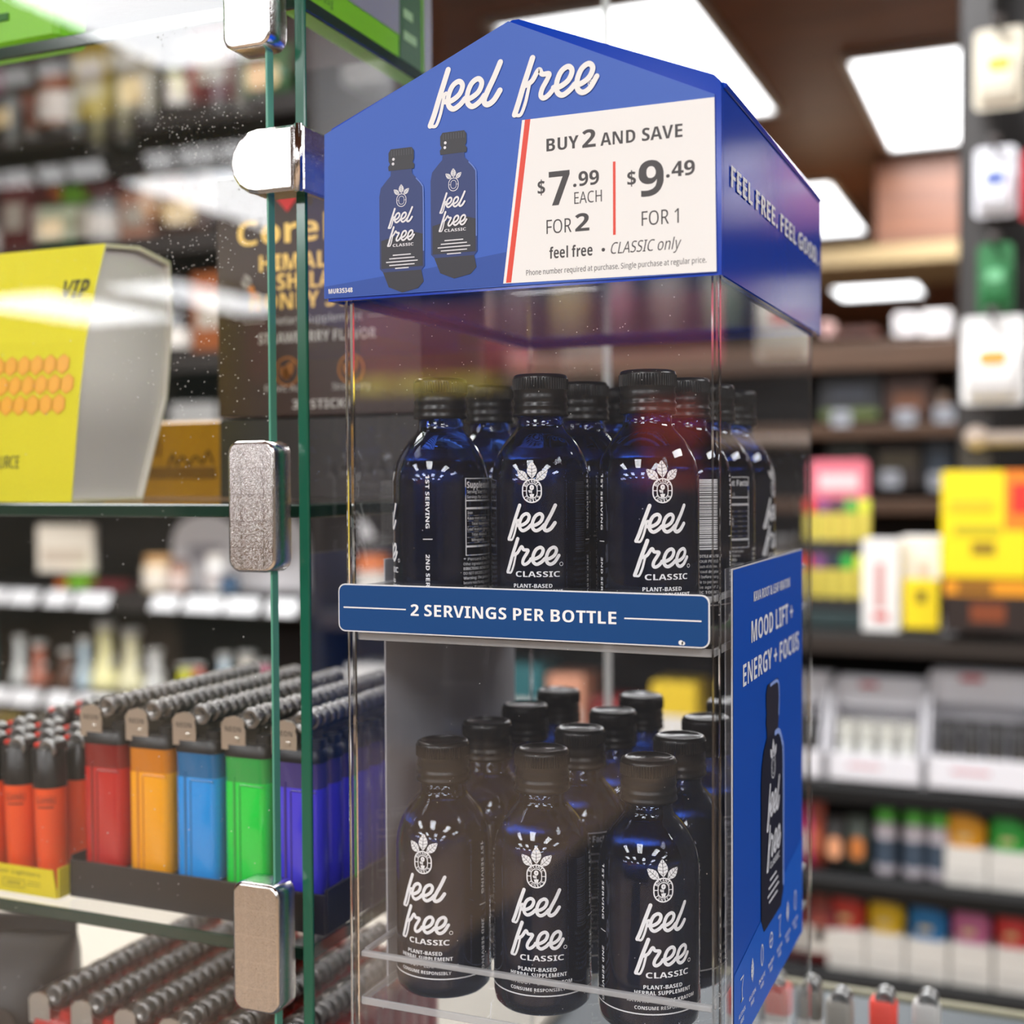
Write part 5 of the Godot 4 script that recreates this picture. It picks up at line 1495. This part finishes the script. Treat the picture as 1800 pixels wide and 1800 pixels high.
# ---------------------------------------------------------------- bottles
func bottle_meshes() -> Dictionary:
	var d := {}
	var R := 0.0199
	var glass := [Vector2(0, 0.0008), Vector2(0.0145, 0.0), Vector2(0.0176, 0.0007), Vector2(0.0193, 0.0026), Vector2(R, 0.0062), Vector2(R, 0.03), Vector2(R, 0.0575), Vector2(0.0198, 0.0612), Vector2(0.01935, 0.0646), Vector2(0.0185, 0.068), Vector2(0.0173, 0.0711), Vector2(0.0157, 0.0741), Vector2(0.0139, 0.0767), Vector2(0.0121, 0.0788), Vector2(0.0107, 0.0803), Vector2(0.0098, 0.0816), Vector2(0.0094, 0.0832), Vector2(0.0094, 0.0885), Vector2(0.0, 0.0885)]
	d.glass = lathe(glass, 56)
	var li := []
	for p in [[0, 0.0016], [0.0166, 0.0018], [0.0182, 0.0036], [0.0187, 0.0066], [0.0187, 0.0575], [0.0186, 0.061], [0.0181, 0.0645], [0.0172, 0.0678], [0.0, 0.0678]]:
		li.append(Vector2(p[0], p[1]))
	d.liquid = lathe(li, 40)
	d.cap = lathe([Vector2(0.0, 0.0862), Vector2(0.0108, 0.0862), Vector2(0.0113, 0.0868), Vector2(0.0113, 0.0874), Vector2(0.0109, 0.0882), Vector2(0.0109, 0.089), Vector2(0.0112, 0.0898), Vector2(0.0112, 0.0904), Vector2(0.0107, 0.0912), Vector2(0.0107, 0.0922), Vector2(0.0111, 0.0932), Vector2(0.0107, 0.0944), Vector2(0.0107, 0.096), Vector2(0.01095, 0.0966), Vector2(0.01095, 0.1014), Vector2(0.0105, 0.1026), Vector2(0.0096, 0.103), Vector2(0.0088, 0.103), Vector2(0.0085, 0.1026), Vector2(0.0, 0.1026)], 40)
	var st := begin()
	for i in 64:
		var a := TAU * i / 64
		var dir := Vector3(sin(a), 0, cos(a))
		var tan := Vector3(cos(a), 0, -sin(a))
		var q := []
		for y in [0.0968, 0.1012]:
			q.append([dir * 0.0109 - tan * 0.00032 + Vector3(0, y, 0), dir * 0.01125 + Vector3(0, y, 0), dir * 0.0109 + tan * 0.00032 + Vector3(0, y, 0)])
		for k in 2:
			flat(st, [q[0][k], q[0][k + 1], q[1][k + 1], q[1][k]], dir * 0.009 + Vector3(0, 0.099, 0))
		flat(st, q[0], Vector3(0, 0.099, 0))
		flat(st, q[1], Vector3(0, 0.099, 0))
	d.knurl = st.commit()
	# everything printed on the glass, in metres round the wall
	st = begin()
	var RR := 0.02
	var put := func(p: Vector2):
		var a := p.x / RR
		var r := RR
		for i in range(6, 12):   # the ink follows the shoulder
			if p.y >= glass[i].y:
				r = lerpf(glass[i].x, glass[i + 1].x, clampf((p.y - glass[i].y) / (glass[i + 1].y - glass[i].y), 0, 1)) + 0.00012
		return [Vector3(sin(a) * r, p.y, cos(a) * r), Vector3(sin(a), 0, cos(a))]
	var k := 0.001 / 26.5
	script_words(st, put, k, Vector2(450, 1405 + 0.0245 / k), Vector2.ZERO, 6)
	ring(st, Vector2(0.0116, 0.0283), 0.0007, 0.0007, 0.0002, put, 0, TAU, 12)
	emblem(st, put, k, Vector2(0, 0.0567))
	write(st, "CLASSIC", -0.0068, 0.011, 0.0233, 0.0022, true, put)
	write(st, "PLANT-BASED", -0.0077, 0.0079, 0.0191, 0.0015, true, put)
	write(st, "HERBAL SUPPLEMENT", -0.0112, 0.0122, 0.0169, 0.0015, true, put)
	write(st, "KAVA ROOT + LEAF KRATOM", -0.0142, 0.0146, 0.0139, 0.0014, true, put)
	write(st, "CONSUME RESPONSIBLY", -0.0112, 0.0116, 0.0112, 0.0013, true, put)
	bar(st, -PI * RR, 0.0092, PI * RR, 0.0097, put, 64)
	for s in [-1.0, 1.0]:
		var turned := func(p: Vector2): return put.call(Vector2(s * 0.0272 + p.y, 0.0632 - p.x))
		write(st, "1ST SERVING", 0.0, 0.0215, -0.0008, 0.0016, true, turned)
		write(st, "2ND SERVING", 0.032, 0.053, -0.0008, 0.0016, true, turned)
		bar(st, s * 0.0272 - 0.002, 0.0372, s * 0.0272 + 0.002, 0.0375, put, 2)
	# facts panel and bar code on the far side
	var fx := 0.043
	for q in [[0, 0.0615, 0.026, 0.0618], [0, 0.0305, 0.026, 0.0308], [0, 0.0305, 0.0004, 0.0618], [0.0256, 0.0305, 0.026, 0.0618], [0.0004, 0.0525, 0.0256, 0.053], [0.0004, 0.0492, 0.0256, 0.05], [0.0004, 0.0338, 0.0256, 0.0346]]:
		bar(st, fx + q[0], q[1], fx + q[2], q[3], put, 6)
	write(st, "Supplement Facts", fx + 0.0008, fx + 0.025, 0.0578, 0.0026, true, put)
	write(st, "Serving Size 1 fl oz", fx + 0.0008, fx + 0.014, 0.0557, 0.0012, false, put)
	write(st, "Servings Per Container 2", fx + 0.0008, fx + 0.017, 0.0536, 0.0012, false, put)
	for i in 6:
		write(st, ["Iron", "Kava root extract", "Total Kavalactones", "Leaf kratom (ground)", "Total Alkaloids", "Mitragynine"][i], fx + 0.001 + (0.002 if i in [2, 4, 5] else 0.0), fx + [0.0035, 0.013, 0.0165, 0.0165, 0.0135, 0.011][i], 0.0472 - i * 0.0022, 0.0012, false, put)
		bar(st, fx + 0.0008, 0.0466 - i * 0.0022, fx + 0.0252, 0.0467 - i * 0.0022, put, 5)
	for i in 9:
		write(st, ["* Percent Daily Values", "Other ingredients: natural flavors", "DIRECTIONS: DO NOT EXCEED", "DO NOT EXCEED 2 SERVINGS A DAY", "Warning: The products may", "become habit forming. avoiding any", "abuse. If consumed, not shown", "to cause any disease; avoid", "consumption before driving"][i], fx - 0.001, fx + 0.022 - (i % 3) * 0.002, 0.0285 - i * 0.0019, 0.0011, i in [2, 4], put)
	part_barcode(st, put)
	d.prints = st.commit()
	return d

func part_barcode(st: SurfaceTool, put: Callable):
	var y := 0.0600
	var i := 0
	var r := RandomNumberGenerator.new()
	r.seed = 4
	bar(st, -0.047, 0.0602, -0.037, 0.0608, put, 3)
	while y > 0.032:
		var w := r.randf_range(0.0002, 0.0007)
		bar(st, -0.047, y - w, -0.037, y, put, 3)
		y -= w + r.randf_range(0.0002, 0.0005)
		i += 1
	for j in 8:
		write(st, ["USE ONE BOTTLE AT A TIME", "IN A 24 HOUR PERIOD.", "Keep out of reach of children.", "Store in a cool dry place.", "Shake well before using.", "Not for sale to persons", "under the age of 21.", "BOTANIC TONICS"][j], -0.053, -0.035 - (j % 3) * 0.001, 0.029 - j * 0.0021, 0.0011, j in [0, 7], put)

func build_bottles():
	var d := bottle_meshes()
	var glass := mat("cobalt_glass", Color(0.24, 0.45, 0.97, 0.0), 0.015)
	glass.refraction_enabled = true
	glass.refraction_scale = 0.05
	glass.transparency = BaseMaterial3D.TRANSPARENCY_ALPHA
	glass.cull_mode = BaseMaterial3D.CULL_BACK
	var liquid := mat("dark_tonic", Color8(30, 26, 28), 0.25)
	var cap := mat("black_cap", Color8(30, 28, 27), 0.28, 0.2)
	var print_m := rgb(248, 249, 252, 0.5)
	var offs := [[-94.0, -10.0, 16.0], [-25.0, -7.0, 16.0]]
	var cols := ["nearest the glass showcase", "in the middle", "beside the blue side poster"]
	for shelf in 2:
		for row in 4:
			for c in 3:
				var x: float = [-0.2332, -0.1886, -0.1438][c]
				if shelf == 0 and row > 0:
					x += 0.002
				var z := -0.4748 - row * 0.0452
				var turn := atan2(-x, -z) + deg_to_rad(offs[shelf][c] if row == 0 else float([150, -120, 75, 40, -60, 110, 200, 95, -140][(row * 3 + c + shelf * 2) % 9]))
				if row == 1 and c == 2 and shelf == 0:
					turn = atan2(-x, -z) + deg_to_rad(150)
				var t := thing("tonic_bottle", "cobalt blue tonic bottle on the %s shelf, %s row, %s" % [["upper", "lower"][shelf], ["front", "second", "third", "rear"][row], cols[c]], "bottle", "tonic bottles on the %s shelf" % ["upper", "lower"][shelf], Vector3(x, [-0.0619, -0.2122][shelf], z), turn)
				part(t, "glass", d.glass, glass)
				part(t, "tonic", d.liquid, liquid)
				var cp := part(t, "cap", d.cap, cap)
				part(cp, "knurling", d.knurl, cap)
				part(t, "print", d.prints, print_m)

# ---------------------------------------------------------------- small goods on the counter
func build_counter_goods():
	var spots := [[-0.158, -0.70, "red", rgb(214, 66, 54)], [-0.140, -0.70, "steel", rgb(150, 146, 138)], [-0.122, -0.71, "grey", rgb(120, 116, 108)], [-0.104, -0.70, "pewter", rgb(138, 134, 126)], [-0.082, -0.71, "scarlet", rgb(222, 72, 58)], [-0.06, -0.715, "silver", rgb(176, 174, 170)]]
	for s in spots:
		var t := thing("pocket_lighter", "upright lighter with a %s cap on the counter behind the display" % s[2], "lighter", "lighters on the counter", Vector3(s[0], -0.345, s[1]))
		part(t, "body", loft([[0.013, 0.012, 0, 0.003], [0.014, 0.013, 0.002, 0.004], [0.014, 0.013, 0.044, 0.004]]), rgb(226, 222, 216, 0.35))
		part(t, "cap", loft([[0.0145, 0.0135, 0.044, 0.004], [0.0145, 0.0135, 0.058, 0.004], [0.012, 0.011, 0.06, 0.003]]), s[3])
		part(t, "wheel", wheel_mesh(), mat("wheel_grey", Color8(150, 150, 148), 0.3, 0.8), Vector3(0.001, 0.061, 0), Vector3(PI / 2, 0, 0))
